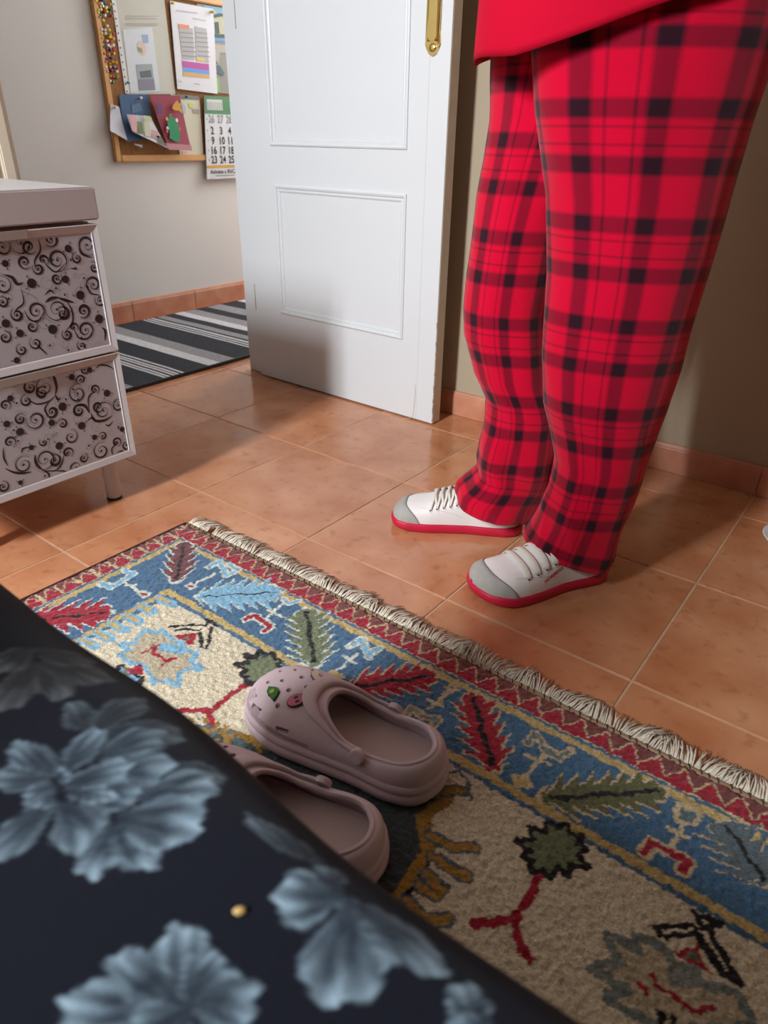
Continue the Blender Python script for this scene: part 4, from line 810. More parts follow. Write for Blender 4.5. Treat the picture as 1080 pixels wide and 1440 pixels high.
def make_clog(loc, rz, mir, label, charms):
    root = thing('clog', loc, label, 'clog', 'pair of clogs on the rug', rz)
    n = 96; c = np.array([-0.045, 0.0])
    out = closed_smooth([(.140, .005), (.133, .034), (.112, .052), (.07, .060), (.02, .056), (-.04, .050), (-.09, .049), (-.124, .036), (-.138, 0), (-.124, -.036), (-.09, -.048), (-.04, -.047), (.02, -.053), (.07, -.058), (.112, -.048), (.133, -.026)])
    rim = closed_smooth([(.026, 0), (.017, .023), (-.014, .038), (-.06, .0405), (-.100, .0365), (-.122, .019), (-.128, 0), (-.122, -.019), (-.100, -.0365), (-.06, -.0405), (-.014, -.038), (.017, -.023)])
    O, Rm = polar(out, c, n), polar(rim, c, n)
    if mir: O = [p * np.array([1, -1]) for p in O]; O = [O[(-k) % n] for k in range(n)]
    zr = [lerp_tab([(-.128, .057), (-.10, .053), (-.06, .047), (-.02, .050), (.01, .064), (.026, .073)], p[0]) for p in Rm]
    lift = lambda p: 0.010 * max(0, (p[0] - 0.05) / 0.09) ** 2 + 0.003 * max(0, (-p[0] - 0.06) / 0.08) ** 2
    nrm = []
    for k in range(n):
        t = O[(k + 1) % n] - O[k - 1]; t /= np.linalg.norm(t); nrm.append(np.array([t[1], -t[0]]))
    Z0 = 0.030
    def surf(k, v, off=0.0, inset=0.0, drop=0.0):
        o = O[k] - nrm[k] * inset; r = Rm[k]; a = (1 - math.cos(v * PI / 2)) ; b = math.sin(v * PI / 2) ** 0.85
        z0 = Z0 + lift(O[k]) * (1 - v); z1 = zr[k] - drop
        p = o + (r - o) * a; return Vector((p[0] + nrm[k][0] * off * math.cos(v * PI / 2), p[1] + nrm[k][1] * off * math.cos(v * PI / 2), z0 + (z1 - z0) * b + off * math.sin(v * PI / 2)))
    rings = []
    for d, z in ((-0.010, 0.0), (-0.004, 0.0), (0.002, 0.002), (0.0048, 0.007), (0.005, 0.012), (0.0038, 0.0165), (0.0012, 0.0185), (0.0030, 0.0205), (0.0034, 0.0245), (0.002, 0.0285)):
        rings.append([Vector((O[k][0] + nrm[k][0] * d, O[k][1] + nrm[k][1] * d, z + lift(O[k]))) for k in range(n)])
    nv = 14
    for i in range(nv + 1): rings.append([surf(k, i / nv) for k in range(n)])
    cc = Vector((c[0], c[1], 0))
    for ins, dz in ((0.002, 0.0022), (0.005, 0.0022), (0.0068, 0.0), (0.0066, -0.004)):
        rr = []
        for k in range(n):
            d = Rm[k] - c; L = np.linalg.norm(d); p = Rm[k] - d / L * ins; rr.append(Vector((p[0], p[1], zr[k] + dz)))
        rings.append(rr)
    for i in range(nv - 2, -1, -1): rings.append([surf(k, i / nv, 0, 0.0065, 0.0075) if i else surf(k, 0, 0, 0.0075) + Vector((0, 0, -0.003)) for k in range(n)])
    for f, z in ((0.85, 0.0255), (0.6, 0.0235), (0.3, 0.023)):
        rings.append([Vector((c[0] + (O[k][0] - c[0]) * f, c[1] + (O[k][1] - c[1]) * f, z + lift(O[k]) * f)) for k in range(n)])
    bm = loft(rings, True, (True, True)); me = bpy.data.meshes.new('body'); bmesh.ops.recalc_face_normals(bm, faces=bm.faces); bm.to_mesh(me); bm.free()
    body = bpy.data.objects.new('body', me); me.materials.append(M['foam']); COL.objects.link(body)
    sg = -1 if mir else 1
    cut = bmesh.new()
    for (x, y, r) in ((.112, .012, .0032), (.112, -.014, .0032), (.094, .030, .0034), (.094, .004, .0036), (.094, -.024, .0034), (.074, .016, .0038), (.074, -.012, .0038), (.074, -.036, .0034), (.074, .040, .0034), (.056, .002, .0036), (.056, .028, .0036), (.056, -.026, .0034), (.042, .014, .003), (.042, -.014, .003)):
        tube([(x, y * sg, 0.046), (x + 0.004, y * sg, 0.12)], r, 10, cut)
    for k0 in range(n):
        a = 360 * k0 / n
        for tgt in (10, 20, 31, -10, -20, -31):
            if abs(((a - tgt + 180) % 360) - 180) < 1.9:
                p = surf(k0, 0.22); t = Vector((-nrm[k0][1], nrm[k0][0], 0)); nn = Vector((nrm[k0][0], nrm[k0][1], 0)); s = 0.0095
                extrude_poly([p + nn * 0.02 - t * s + Vector((0, 0, 0.0036)), p + nn * 0.02 + t * s + Vector((0, 0, 0.0055)), p + nn * 0.02 + t * s * 0.9 - Vector((0, 0, 0.0030)), p + nn * 0.02 - t * s * 0.9 - Vector((0, 0, 0.0022))], -nn * 0.046, cut)
    cme = bpy.data.meshes.new('cut'); bmesh.ops.recalc_face_normals(cut, faces=cut.faces); cut.to_mesh(cme); cut.free(); co_ = bpy.data.objects.new('cut', cme); COL.objects.link(co_)
    md = body.modifiers.new('b', 'BOOLEAN'); md.operation = 'DIFFERENCE'; md.object = co_; md.solver = 'EXACT'; md.use_self = True
    dg = bpy.context.evaluated_depsgraph_get(); dg.update(); nm = bpy.data.meshes.new_from_object(body.evaluated_get(dg))
    bpy.data.objects.remove(body); bpy.data.objects.remove(co_)
    if len(nm.polygons) < 500: nm = me
    nm.materials.clear(); nm.materials.append(M['foam'])
    body = obj('body', nm, None, root); nm.polygons.foreach_set('use_smooth', [True] * len(nm.polygons)); nm.set_sharp_from_angle(angle=math.radians(38))
    # footbed
    fb = [[Vector((c[0] + (O[k][0] - nrm[k][0] * 0.011 - c[0]) * f, c[1] + (O[k][1] - nrm[k][1] * 0.011 - c[1]) * f, z + lift(O[k]) * f)) for k in range(n)] for f, z in ((1.0, 0.0285), (0.9, 0.0265), (0.6, 0.0255), (0.25, 0.025))]
    obj('footbed', loft(fb, True, (False, True)), M['foam_in'], root, smooth=True)
    # strap swung forward over the instep
    ks = [k % n for k in range(-int(n * 0.262), int(n * 0.262) + 1)]; rs = []
    m_ = len(ks)
    for q, k in enumerate(ks):
        e = 1 - abs(q / (m_ - 1) * 2 - 1); v1, v0 = 0.955, 0.955 - (0.115 + 0.22 * (1 - min(1, e * 2.6)))
        rs.append([surf(k, v0, -0.001), surf(k, v0, 0.0042), surf(k, v0 + 0.02, 0.0056), surf(k, (v0 + v1) / 2, 0.0062), surf(k, v1 - 0.02, 0.0058), surf(k, v1, 0.0044), surf(k, v1, -0.001)])
    strap = obj('heel_strap', loft(rs, True, (True, True)), M['foam'], root, smooth=True)
    for k in (ks[0], ks[-1]):
        p = surf(k, 0.62, 0.0048); nn = Vector((nrm[k][0], nrm[k][1], 0.35)).normalized()
        obj('rivet', tube([p - nn * 0.006, p + nn * 0.0008, p + nn * 0.0020, p + nn * 0.0023], [0.0098, 0.0098, 0.0084, 0.006], 20), M['foam'], strap, smooth=False)
    # ribbed bands low on both sides of the toe
    for s0, s1 in ((2, 11), (-11, -2)):
        rb = bmesh.new()
        for q in np.linspace(s0, s1, 60):
            k = int(math.floor(q)) % n; f = q - math.floor(q); p = surf(k, 0.06, 0.0004).lerp(surf((k + 1) % n, 0.06, 0.0004), f); p2 = surf(k, 0.17, 0.0004).lerp(surf((k + 1) % n, 0.17, 0.0004), f)
            tube([p, p2], 0.00055, 4, rb)
        tag(obj('ribbed_band', rb, M['foam'], root), kind='stuff')
    # shoe charms
    def surf_xy(x, y):
        best, bp_ = 9, None
        for k in range(n):
            for i in range(nv * 2 + 1):
                p = surf(k, i / (nv * 2)); d = (p.x - x) ** 2 + (p.y - y) ** 2
                if p.z > 0.035 and d < best: best, bp_ = d, (k, i / (nv * 2))
        k, v = bp_; p = surf(k, v); a = surf((k + 2) % n, v) - surf(k - 2, v); b = surf(k, min(1, v + 0.05)) - surf(k, max(0, v - 0.05)); nn = a.cross(b).normalized()
        if nn.z < 0: nn = -nn
        return p, nn
    def layer(name, parent, p, nn, yaw, pts, h0, h1, m):
        ex = Vector((math.cos(yaw), math.sin(yaw), 0)); ex = (ex - nn * ex.dot(nn)).normalized(); ey = nn.cross(ex)
        return obj(name, extrude_poly([p + ex * a + ey * b + nn * h0 for a, b in pts], nn * (h1 - h0)), m, parent)
    ell = lambda a, b, cx=0, cy=0, m=16: [(cx + a * math.cos(t), cy + b * math.sin(t)) for t in np.linspace(0, 2 * PI, m + 1)[:-1]]
    for kind, x, y, yaw in charms:
        p, nn = surf_xy(x, y)
        if kind == 'green':
            shape = [(-.0125, -.0005), (-.007, -.0060), (.003, -.0065), (.0125, -.006), (.0095, .0005), (.005, .006), (-.004, .0062)]
            b0 = layer('charm', root, p, nn, yaw, [(a * 1.08, b * 1.1) for a, b in shape], 0.0, 0.0022, M['ink']); b0['label'] = 'green leaf-shaped charm with a yellow spot'
            layer('charm_face', b0, p, nn, yaw, shape, 0.0022, 0.0034, flat('charm_green', (28, 104, 44)))
            layer('charm_spot', b0, p, nn, yaw, ell(0.0036, 0.0036, -.0005, -.001), 0.0034, 0.0044, flat('charm_yellow', (150, 150, 44)))
        elif kind == 'pink':
            b0 = layer('charm', root, p, nn, yaw, ell(0.0125, 0.0092), 0.0, 0.0022, M['ink']); b0['label'] = 'pink oval face charm with black rim'
            layer('charm_face', b0, p, nn, yaw, ell(0.0112, 0.0078), 0.0022, 0.0034, flat('charm_pink', (206, 110, 134)))
            for s in (-1, 1): layer('charm_eye', b0, p, nn, yaw, ell(0.0030, 0.0018, -.001, s * 0.0032, 10), 0.0034, 0.0038, M['ink'])
        elif kind == 'cream':
            shape = [(-.013, -.003), (-.006, -.0055), (.006, -.0055), (.0125, -.003), (.011, .002), (.004, .0045), (0, .0025), (-.005, .005), (-.012, .003)]
            b0 = layer('charm', root, p, nn, yaw, [(a * 1.08, b * 1.15) for a, b in shape], 0.0, 0.0022, M['ink']); b0['label'] = 'cream and black cloud-shaped charm'
            layer('charm_face', b0, p, nn, yaw, shape, 0.0022, 0.0034, flat('charm_cream', (206, 188, 158)))
        else:
            b0 = layer('charm', root, p, nn, yaw, ell(0.006, 0.005), 0.0, 0.003, flat('charm_orange', (206, 110, 60))); b0['label'] = 'small orange charm'
    return root
cdir = math.atan2(-0.078, -0.266)
make_clog((0.743, -0.368, RZ + 0.0025), PI + 0.12, False, 'lilac foam clog with green, pink and cream charms, fully visible on the rug', [('green', .092, .030, 2.7), ('pink', .056, .026, 0.9), ('cream', .060, -.020, 2.5)])
make_clog((0.757, -0.519, RZ + 0.0025), PI + 0.29, True, 'lilac foam clog half hidden behind the bedspread edge', [('orange', .07, -.02, 0)])

# ---------------------------------------------------------------- the person
EE = np.array([0.9326, 0.3610]); VV = np.array([-0.3610, 0.9326])          # across and along the direction the legs are seen from
FD = np.array([-0.78, -0.62]); FD = FD / np.linalg.norm(FD); LD = np.array([-FD[1], FD[0]]) * -1   # facing, and the person's left
LD = np.array([0.62, -0.78]); LD = LD / np.linalg.norm(LD)
person = thing('person', (0.70, 0.22, 0), 'person in red plaid pyjama trousers, red t-shirt and white sneakers standing by the door', 'person')
pr = lambda o: rel(o, person)
M['skin'] = mat('skin', S(216, 170, 146), 0.5, 0.05, 20)
M['hair'] = mat('dark_hair', S(48, 36, 30), 0.6, 0.3, 60)
# body: one continuous skinned figure
def body_mesh():
    V, E_, Rr = [], [], []
    def add(p, r, parent=None):
        V.append(p); Rr.append(r if isinstance(r, tuple) else (r, r)); i = len(V) - 1
        if parent is not None: E_.append((parent, i))
        return i
    def at(c, f=0, l=0, z=0): return (c[0] + FD[0] * f + LD[0] * l, c[1] + FD[1] * f + LD[1] * l, z)
    hc = (0.735, 0.245)
    pel = add(at(hc, 0, 0, 0.86), (0.10, 0.085)); sp = add(at(hc, 0.0, 0, 0.98), (0.10, 0.08), pel); ch = add(at(hc, 0.01, 0, 1.18), (0.115, 0.085), sp); nb = add(at(hc, 0.0, 0, 1.31), 0.06, ch); nk = add(at(hc, 0.01, 0, 1.385), 0.043, nb)
    hd = add(at(hc, 0.02, 0, 1.45), (0.066, 0.07), nk); h2 = add(at(hc, 0.022, 0, 1.52), (0.072, 0.085), hd); add(at(hc, 0.01, 0, 1.60), (0.045, 0.055), h2)
    for s, (ax, ay), kn in ((1, (0.80, 0.21), (0.80, 0.205)), (-1, (0.60, 0.255), (0.635, 0.265))):
        hp = add(at(hc, 0, s * 0.075, 0.80), 0.075, pel); k = add((kn[0], kn[1], 0.44), 0.05, hp); an = add((ax, ay, 0.085), 0.032, k)
        sh = add(at(hc, 0.0, s * 0.15, 1.285), 0.048, nb); el = add(at(hc, 0.02, s * 0.20, 1.06), 0.036, sh); wr = add(at(hc, 0.21, s * 0.10, 1.10), 0.024, el); pm = add(at(hc, 0.265, s * 0.055, 1.115), (0.03, 0.016), wr)
        for q, (dl_, dz, ln) in enumerate(((0.0, 0.028, 0.070), (0.0, 0.010, 0.078), (0.0, -0.008, 0.073), (0.0, -0.025, 0.058))):
            b0 = add(at(hc, 0.285, s * (0.045 - dl_), 1.115 + dz), 0.0085, pm); b1 = add(at(hc, 0.285 + ln * 0.45, s * (0.030), 1.112 + dz), 0.008, b0); add(at(hc, 0.280 + ln * 0.75, s * (0.008), 1.108 + dz), 0.007, b1)
        t0 = add(at(hc, 0.245, s * 0.045, 1.145), 0.010, pm); add(at(hc, 0.275, s * 0.03, 1.165), 0.0085, t0)
    me = bpy.data.meshes.new('body'); me.from_pydata(V, E_, []); o = bpy.data.objects.new('b', me); COL.objects.link(o)
    md = o.modifiers.new('s', 'SKIN'); o.modifiers.new('u', 'SUBSURF').levels = 2
    for i, r in enumerate(Rr): me.skin_vertices[0].data[i].radius = r
    me.skin_vertices[0].data[0].use_root = True
    dg = bpy.context.evaluated_depsgraph_get(); dg.update(); nm = bpy.data.meshes.new_from_object(o.evaluated_get(dg)); bpy.data.objects.remove(o)
    nm.name = 'body'; nm.materials.clear(); nm.materials.append(M['skin']); return nm
pr(obj('body', body_mesh(), None, person, smooth=True))
hc = Vector((0.735, 0.245, 0)); F3, L3 = Vector((*FD, 0)), Vector((*LD, 0))
def blob(name, c, rx, ry, rz, m, parent=person, sub=3):
    bm = bmesh.new(); bmesh.ops.create_icosphere(bm, subdivisions=sub, radius=1)
    for v in bm.verts: v.co = c + F3 * (v.co.x * rx) + L3 * (v.co.y * ry) + Vector((0, 0, v.co.z * rz))
    o = obj(name, bm, m, parent, smooth=True); return pr(o)
blob('hair', hc + F3 * -0.012 + Vector((0, 0, 1.545)), 0.088, 0.084, 0.098, M['hair'])
blob('hair_bun', hc + F3 * -0.09 + Vector((0, 0, 1.56)), 0.04, 0.045, 0.045, M['hair'])
blob('nose', hc + F3 * 0.094 + Vector((0, 0, 1.485)), 0.018, 0.012, 0.02, M['skin'], sub=2); blob('mouth', hc + F3 * 0.082 + Vector((0, 0, 1.447)), 0.010, 0.022, 0.006, flat('lips', (176, 96, 92)), sub=2)
for s in (-1, 1):
    blob('eye', hc + F3 * 0.083 + L3 * (s * 0.028) + Vector((0, 0, 1.512)), 0.008, 0.012, 0.007, M['ink'], sub=2); blob('ear', hc + L3 * (s * 0.078) + Vector((0, 0, 1.50)), 0.016, 0.008, 0.027, M['skin'], sub=2)

# plaid flannel
def plaid_mat():
    m = bpy.data.materials.new('red_plaid_flannel'); m.use_nodes = True; nt = m.node_tree; N = nt.nodes; b = N['Principled BSDF']
    b.inputs['Roughness'].default_value = 0.9; b.inputs['Specular IOR Level'].default_value = 0.1; b.inputs['Sheen Weight'].default_value = 0.15
    uv = N.new('ShaderNodeUVMap'); sp = N.new('ShaderNodeSeparateXYZ'); nt.links.new(uv.outputs[0], sp.inputs[0])
    def mth(op, a, c=None, d=None):
        n = N.new('ShaderNodeMath'); n.operation = op
        for i, v in enumerate((a, c, d)):
            if v is None: continue
            if isinstance(v, (int, float)): n.inputs[i].default_value = v
            else: nt.links.new(v, n.inputs[i])
        return n.outputs[0]
    def bands(src, P_, offs):
        u = mth('FRACT', mth('MULTIPLY', src, 1 / P_)); tot = None
        for (c, wd, soft, amt) in offs:
            d = mth('ABSOLUTE', mth('SUBTRACT', u, c)); d = mth('MINIMUM', d, mth('SUBTRACT', 1.0, d))
            mr = N.new('ShaderNodeMapRange'); mr.inputs[1].default_value = wd + soft; mr.inputs[2].default_value = wd - soft; mr.inputs[3].default_value = 0; mr.inputs[4].default_value = amt
            nt.links.new(d, mr.inputs[0]); tot = mr.outputs[0] if tot is None else mth('MAXIMUM', tot, mr.outputs[0])
        return tot
    no = N.new('ShaderNodeTexNoise'); no.inputs['Scale'].default_value = 900; tc = N.new('ShaderNodeTexCoord'); nt.links.new(tc.outputs['Object'], no.inputs['Vector'])
    bu = bands(sp.outputs['X'], 0.150, [(0.18, 0.080, 0.022, 0.62), (0.70, 0.080, 0.022, 0.62), (0.35, 0.012, 0.008, 0.4), (0.55, 0.012, 0.008, 0.4)])
    bv = bands(sp.outputs['Y'], 0.136, [(0.20, 0.080, 0.020, 0.62), (0.67, 0.080, 0.020, 0.62), (0.37, 0.012, 0.008, 0.4), (0.52, 0.012, 0.008, 0.4)])
    def mix(f, a, c):
        n = N.new('ShaderNodeMix'); n.data_type = 'RGBA'
        nt.links.new(f, n.inputs[0])
        for i, v in ((6, a), (7, c)):
            if isinstance(v, tuple): n.inputs[i].default_value = (*v, 1)
            else: nt.links.new(v, n.inputs[i])
        return n.outputs[2]
    one = mth('MAXIMUM', bu, bv); both = mth('MULTIPLY', mth('MULTIPLY', bu, bv), 2.5)
    c1 = mix(one, S(200, 0, 46), S(62, 8, 30)); c2 = mix(mth('MINIMUM', both, 0.95), c1, S(30, 14, 26))
    hs = N.new('ShaderNodeHueSaturation'); mr = N.new('ShaderNodeMapRange'); mr.inputs[3].default_value = 0.85; mr.inputs[4].default_value = 1.15; nt.links.new(no.outputs['Fac'], mr.inputs[0]); nt.links.new(mr.outputs[0], hs.inputs['Value']); nt.links.new(c2, hs.inputs['Color'])
    nt.links.new(hs.outputs[0], b.inputs['Base Color'])
    bp_ = N.new('ShaderNodeBump'); bp_.inputs['Strength'].default_value = 0.15; bp_.inputs['Distance'].default_value = 0.001; nt.links.new(no.outputs['Fac'], bp_.inputs['Height']); nt.links.new(bp_.outputs[0], b.inputs['Normal'])
    return m
M['plaid'] = plaid_mat()
def leg_rings(org, Lt, Rt, depth, n, zs, hem, seed, hemlift):
    rings = []
    for i, z in enumerate(zs):
        l, r = lerp_tab(Lt, z), lerp_tab(Rt, z); c, hw = (l + r) / 2, (r - l) / 2; dp = lerp_tab(depth, z); ring = []
        for k in range(n):
            a = 2 * PI * k / n + PI / 2                    # starts on the far side
            ca, sa = math.cos(a), math.sin(a)
            q = abs(ca) ** 2.3 + abs(sa) ** 2.3; q = q ** (-1 / 2.3)
            low = max(0, 1 - (z - hem) / 0.30); up_ = min(1, z / 0.5)
            fold = 0.030 * low * noise.noise(Vector((ca * 1.6 + seed, sa * 1.6, z * 13))) + 0.026 * noise.noise(Vector((ca * 2.2 + seed * 3, sa * 2.2, z * 2.6))) + 0.022 * low * math.sin(z * 62 + ca * 2.6 + sa * 1.7 + seed) + 0.11 * noise.noise(Vector((ca * 1.2 + seed * 5 + z * 3, sa * 1.2, z * 6.5))) * (0.3 + low)
            rdg = 1 - 2.4 * abs(noise.noise(Vector((ca * 1.3 + seed * 2 + z * 4.5, sa * 1.3 - z * 3.0, z * 3.2 + seed))))
            fold += 0.030 * max(0, rdg) ** 2 * (0.35 + 0.9 * low)
            s = c + hw * q * ca * (1 + fold); d = dp * q * sa * (1 + fold * 1.5)
            zz = z + (hemlift * (-ca) * max(0, 1 - (z - hem) / 0.12)) + 0.004 * math.sin(3 * a + seed) * max(0, 1 - (z - hem) / 0.06)
            ring.append(Vector((org[0] + EE[0] * s + VV[0] * d, org[1] + EE[1] * s + VV[1] * d, zz)))
        rings.append(ring)
    return rings
nearL = [(.03, -.096), (.05, -.095), (.09, -.083), (.129, -.071), (.18, -.062), (.235, -.060), (.28, -.075), (.329, -.093), (.409, -.106), (.48, -.109), (.531, -.112), (.64, -.128), (.743, -.155), (.82, -.170), (.98, -.165)]
nearR = [(.03, .072), (.118, .076), (.229, .086), (.33, .098), (.423, .106), (.508, .112), (.595, .117), (.676, .122), (.75, .128), (.82, .135), (.98, .13)]
farL = [(.05, -.082), (.086, -.074), (.11, -.055), (.135, -.039), (.161, -.043), (.20, -.037), (.238, -.030), (.291, -.029), (.315, -.042), (.336, -.055), (.405, -.079), (.45, -.083), (.509, -.082), (.624, -.073), (.677, -.066), (.733, -.063), (.824, -.068), (.98, -.07)]
farR = [(.05, .084), (.118, .108), (.20, .112), (.27, .108), (.33, .085), (.40, .078), (.45, .072), (.58, .085), (.68, .11), (.82, .18), (.98, .19)]
tb = bmesh.new(); n = 112
zsN = list(np.linspace(0.058, 0.98, 150)); zsF = list(np.linspace(0.062, 0.98, 150))
for org, Lt, Rt, dp, zs, hem, seed, hl, uo, vo, R0 in (((0.80, 0.21), nearL, nearR, [(.04, .068), (.12, .070), (.3, .078), (.5, .088), (.7, .108), (.85, .125), (.98, .12)], zsN, 0.058, 1.3, 0.016, 0.02, 0.012, 0.118),
                                                        ((0.60, 0.255), farL, farR, [(.04, .066), (.12, .066), (.3, .075), (.5, .09), (.7, .10), (.98, .11)], zsF, 0.062, 4.1, 0.018, 0.05, 0.05, 0.112)):
    rg = leg_rings(org, Lt, Rt, dp, n, zs, hem, seed, hl)
    # turned-under hem
    inner = [[p.lerp(sum(rg[0], Vector()) / n, 0.05) + Vector((0, 0, 0.012)) for p in rg[0]], [p.lerp(sum(rg[0], Vector()) / n, 0.02) - Vector((0, 0, 0.0015)) for p in rg[0]]]
    rg = inner + rg; zz = [zs[0], zs[0]] + list(zs)
    loft(rg, True, (False, True), tb, uv=lambda i, j, zz=zz, uo=uo, vo=vo, R0=R0: (uo + R0 * 2 * PI * j / n, vo + zz[i] * 1.02))
tr_ = pr(obj('pyjama_trousers', tb, M['plaid'], person, smooth=True)); tr_['label'] = 'baggy red and black plaid pyjama trousers'
# t-shirt: body shell with flared, tilted hem and sleeves
M['tee'] = mat('red_jersey', S(190, 2, 42), 0.9, 0.06, 14, 0.15, 600, spec=0.15)
def tee():
    n = 96; rings = []; oc = np.array([0.735, 0.245])
    tabs = [(0.0, 0.208, 0.205), (0.02, 0.207, 0.205), (0.12, 0.200, 0.195), (0.28, 0.188, 0.165), (0.40, 0.175, 0.118), (0.46, 0.15, 0.095), (0.495, 0.10, 0.075), (0.515, 0.066, 0.062)]
    for t in np.linspace(0, 0.515, 60):
        a_, b_ = float(np.interp(t, [q[0] for q in tabs], [q[1] for q in tabs])), float(np.interp(t, [q[0] for q in tabs], [q[2] for q in tabs])); ring = []
        for k in range(n):
            th = 2 * PI * k / n; ca, sa = math.cos(th), math.sin(th); low = max(0, 1 - t / 0.2)
            f = 1 + 0.02 * noise.noise(Vector((ca * 1.5, sa * 1.5, t * 6))) + 0.018 * low * math.sin(5 * th + 1)
            s, d = a_ * ca * f, b_ * sa * f
            z = 0.832 + t + (0.052 * max(-0.62, ca) + 0.05 * max(0, sa)) * low + 0.003 * math.sin(4 * th) * low
            ring.append(Vector((oc[0] + EE[0] * s + VV[0] * d, oc[1] + EE[1] * s + VV[1] * d, z)))
        rings.append(ring)
    inn = [[p.lerp(sum(rings[0], Vector()) / n, 0.02) + Vector((0, 0, 0.03)) for p in rings[0]], [p.lerp(sum(rings[0], Vector()) / n, 0.012) for p in rings[0]]]
    bm = loft(inn + rings, True)
    for s in (-1, 1):
        pts = [hc + L3 * (s * q) + F3 * f + Vector((0, 0, z)) for q, f, z in ((0.09, 0, 1.305), (0.14, 0, 1.285), (0.175, 0.004, 1.20), (0.195, 0.01, 1.10))]
        tube(pts, [0.055, 0.066, 0.064, 0.066], 24, bm, caps=False)
    return bm
te = pr(obj('t_shirt', tee(), M['tee'], person, smooth=True)); te['label'] = 'red t-shirt hem hanging over the trousers'
# sneakers
M['sole'] = mat('red_rubber', S(196, 22, 58), 0.5, 0.05, 40)
M['upper'] = mat('white_leather', S(232, 228, 226), 0.45, 0.02, 40, 0.05, 300)
M['cap'] = mat('grey_suede', S(168, 165, 160), 0.8, 0.06, 200, 0.2, 500)
M['lace'] = mat('white_lace', S(226, 222, 212), 0.8, 0.1, 300)
def sneaker(loc, rz, left, label, style):
    root = pr(link(bpy.data.objects.new('sneaker', None), person)); root.location = Vector(loc) - Vector(person.location); root.rotation_euler = (0, 0, rz); root['label'] = label
    L = 0.262; sgn = 1 if left else -1             # lateral side is +y for the left shoe
    wk = 1.1 if left else 0.98
    hwt = [(a, b * wk) for a, b in [(0, .0), (.015, .014), (.05, .025), (.12, .032), (.25, .033), (.4, .034), (.55, .041), (.7, .0475), (.8, .0485), (.88, .045), (.94, .036), (.98, .021), (1, .0)]]
    ct = [(0, 0), (.3, .0), (.6, .004), (.8, .003), (.92, -.003), (1, -.008)]
    ht = [(0, .052), (.06, .062), (.2, .070), (.38, .074), (.5, .064), (.6, .054), (.72, .043), (.84, .036), (.92, .029), (.97, .019), (1, .006)]
    sol = lambda t: 0.020 + 0.004 * max(0, (t - 0.75) / 0.25) ** 1.5 + 0.003 * max(0, (0.2 - t) / 0.2)
    spring = lambda t: 0.008 * max(0, (t - 0.72) / 0.28) ** 2
    def U(t, th, off=0.0):
        t = min(max(t, 0.002), 0.998); w_ = lerp_tab(hwt, t); h = lerp_tab(ht, t); c_, s_ = math.cos(th), math.sin(th)
        y = sgn * lerp_tab(ct, t) + (w_ + off) * (1 if c_ >= 0 else -1) * abs(c_) ** 0.62; z = sol(t) - 0.003 + (h + off) * max(0, s_) ** 0.86
        return Vector(((t - 0.5) * L + (off if t > 0.9 else 0), y, z))
    ts = list(0.5 - 0.5 * np.cos(np.linspace(0.0, PI, 46))); ths = list(np.linspace(0, PI, 33))
    upb = loft([[U(t, th) for th in ths] for t in ts], False, bm=None)
    upper = obj('upper', upb, M['upper'], root, smooth=True)
    # sole: outline at three levels
    def outline(off):
        P_ = []
        for t in ts: P_.append((t, 1))
        for t in reversed(ts[1:-1]): P_.append((t, -1))
        o = []
        for t, sd in P_:
            w_ = lerp_tab(hwt, t) + off; x = (t - 0.5) * (L + 2 * off); o.append((t, x, sgn * lerp_tab(ct, t) + sd * (w_ if 0.001 < t < 0.999 else 0)))
        return o
    sr = []
    for off, fz in ((-0.006, 0.0), (0.0, 0.0), (0.0035, 0.12), (0.0042, 0.5), (0.0040, 0.88), (0.0020, 1.0), (-0.004, 1.0)):
        sr.append([Vector((x, y, spring(t) * (1 - fz) + sol(t) * fz)) for t, x, y in outline(off)])
    obj('sole', loft(sr, True, (True, True)), M['sole'], root, smooth=True)
    # toe cap
    tc_ = lambda th: 0.775 + 0.125 * math.sin(th) ** 1.3
    cr = []
    for q in np.linspace(0, 1, 16): cr.append([U(tc_(th) + (0.998 - tc_(th)) * q, th, 0.0002 if q == 0 else 0.0017) for th in ths])
    cap = obj('toe_cap', loft(cr, False), M['cap'], root, smooth=True)
    obj('cap_seam', tube([U(tc_(th), th, 0.0008) for th in ths], 0.0006, 5), flat('seam_grey', (110, 106, 104)), cap)
    # tongue line and eyestay seam
    for sd in (-1, 1):
        obj('eyestay_seam', tube([U(t, PI / 2 - sd * (0.62 + 0.10 * q), 0.0004) for q, t in enumerate(np.linspace(0.78, 0.46, 8))], 0.0004, 4), flat('seam_pale', (196, 192, 188)), root)
    lat = 1 if left else -1
    tl = [0.49, 0.56, 0.63, 0.70] if style == 'bars' else [0.50, 0.55, 0.60, 0.65, 0.70]
    for sd in (-1, 1):
        for t in tl:
            p = U(t, PI / 2 - sd * 0.86, 0.0006); p2 = U(t, PI / 2 - sd * 0.86, 0.0022); nn = (p2 - p).normalized()
            e = obj('eyelet', tube([p - nn * 0.001, p + nn * 0.0005], 0.0038, 12), M['upper'], root); obj('eyelet_hole', tube([p, p + nn * 0.0009], 0.0021, 10), M['ink'], e)
    def lace(t0, a0, t1, a1, rad, flat_, h):
        pts = []
        for q in np.linspace(0, 1, 12): pts.append(U(t0 + (t1 - t0) * q, a0 + (a1 - a0) * q, 0.0014 + h * math.sin(PI * q)))
        return tube(pts, rad, 8, flat=flat_, up=(0.2, 0, 1))
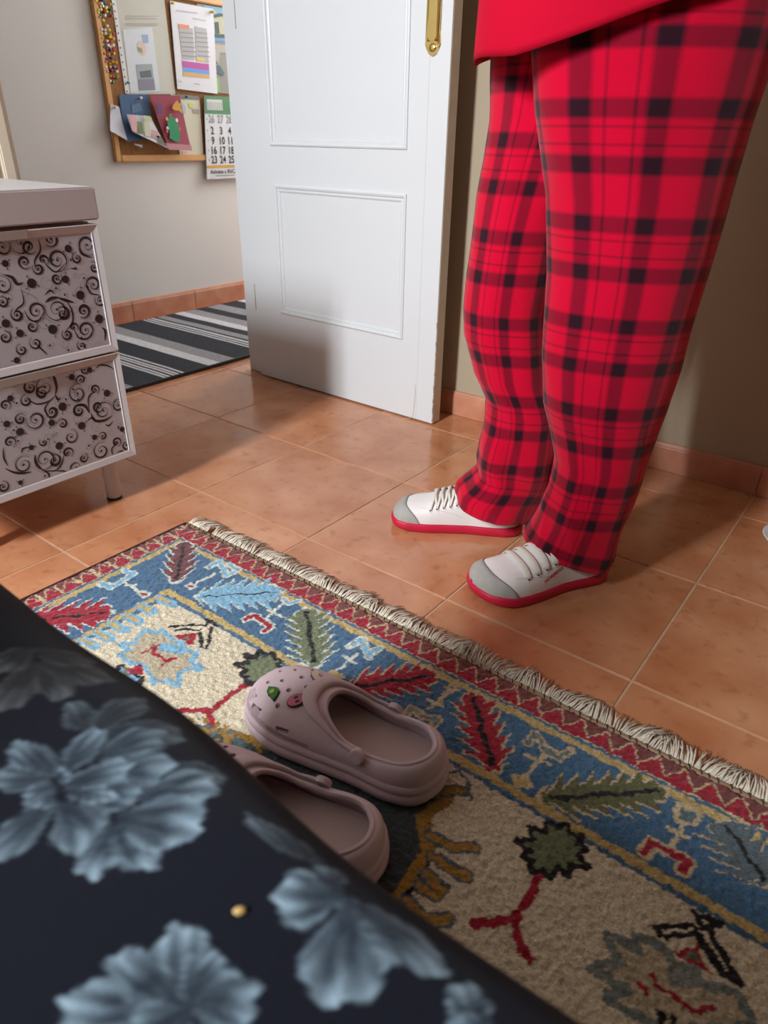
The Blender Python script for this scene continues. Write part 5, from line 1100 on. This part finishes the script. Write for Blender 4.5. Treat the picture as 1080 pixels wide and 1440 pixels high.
    if style == 'bars':
        for t in tl: obj('lace', lace(t, PI / 2 - 0.84, t + 0.012, PI / 2 + 0.84, 0.0056, 0.26, 0.0025), M['lace'], root, smooth=True)
    else:
        for i in range(len(tl) - 1):
            obj('lace', lace(tl[i], PI / 2 - 0.84, tl[i + 1], PI / 2 + 0.84, 0.0026, 0.5, 0.004), M['lace'], root, smooth=True); obj('lace', lace(tl[i + 1], PI / 2 - 0.84, tl[i], PI / 2 + 0.84, 0.0026, 0.5, 0.005), M['lace'], root, smooth=True)
        o = obj('toggle', tube([U(0.43, PI / 2 + lat * 0.86, 0.002), U(0.43, PI / 2 + lat * 0.86, 0.011)], 0.0055, 12), flat('toggle_dark', (52, 30, 34)), root); o['label'] = 'small dark lace toggle'
    if style == 'bars':
        me = text_mesh('HOBIBEAR', 0.0086, True, 'CENTER')
        # wrap the lettering on the lateral side, reading from toe to heel
        for v in me.vertices:
            t = 0.505 - v.co.x / L; th = 0.36 + v.co.y * 20 + (0.505 - t) * 1.1
            th = th if lat > 0 else PI - th; q = U(t, th, 0.0007); v.co = q
        me.materials.clear(); me.materials.append(flat('red_print', (206, 34, 60))); obj('lettering', me, None, root)
    return root
ln = math.atan2(0.055 - 0.258, 0.666 - 0.844); lf = math.atan2(0.159 - 0.281, 0.422 - 0.651)
sneaker((0.757 + 0.008 * math.cos(ln) - 0.016 * math.sin(ln), 0.166 + 0.008 * math.sin(ln) + 0.016 * math.cos(ln), 0), ln + 0.12, True, 'white sneaker with red sole, red side lettering and flat bar laces', 'bars')
sneaker((0.538 + 0.012 * math.sin(lf), 0.224 - 0.012 * math.cos(lf), 0), lf, False, 'white sneaker with red sole and criss-crossed laces', 'cross')

# white item standing just inside the frame by the skirting
bw = bmesh.new(); lathe([(0.040, 0.0), (0.050, 0.002), (0.066, 0.030), (0.070, 0.034), (0.066, 0.034), (0.050, 0.008), (0.01, 0.007)], 40, bw, (1.116, 0.562, 0.0))
tag(obj('white_bowl', bw, flat('white_plastic', (232, 230, 228), 0.35), smooth=True), 'small white rounded bowl on the tiles near the skirting', 'bowl')
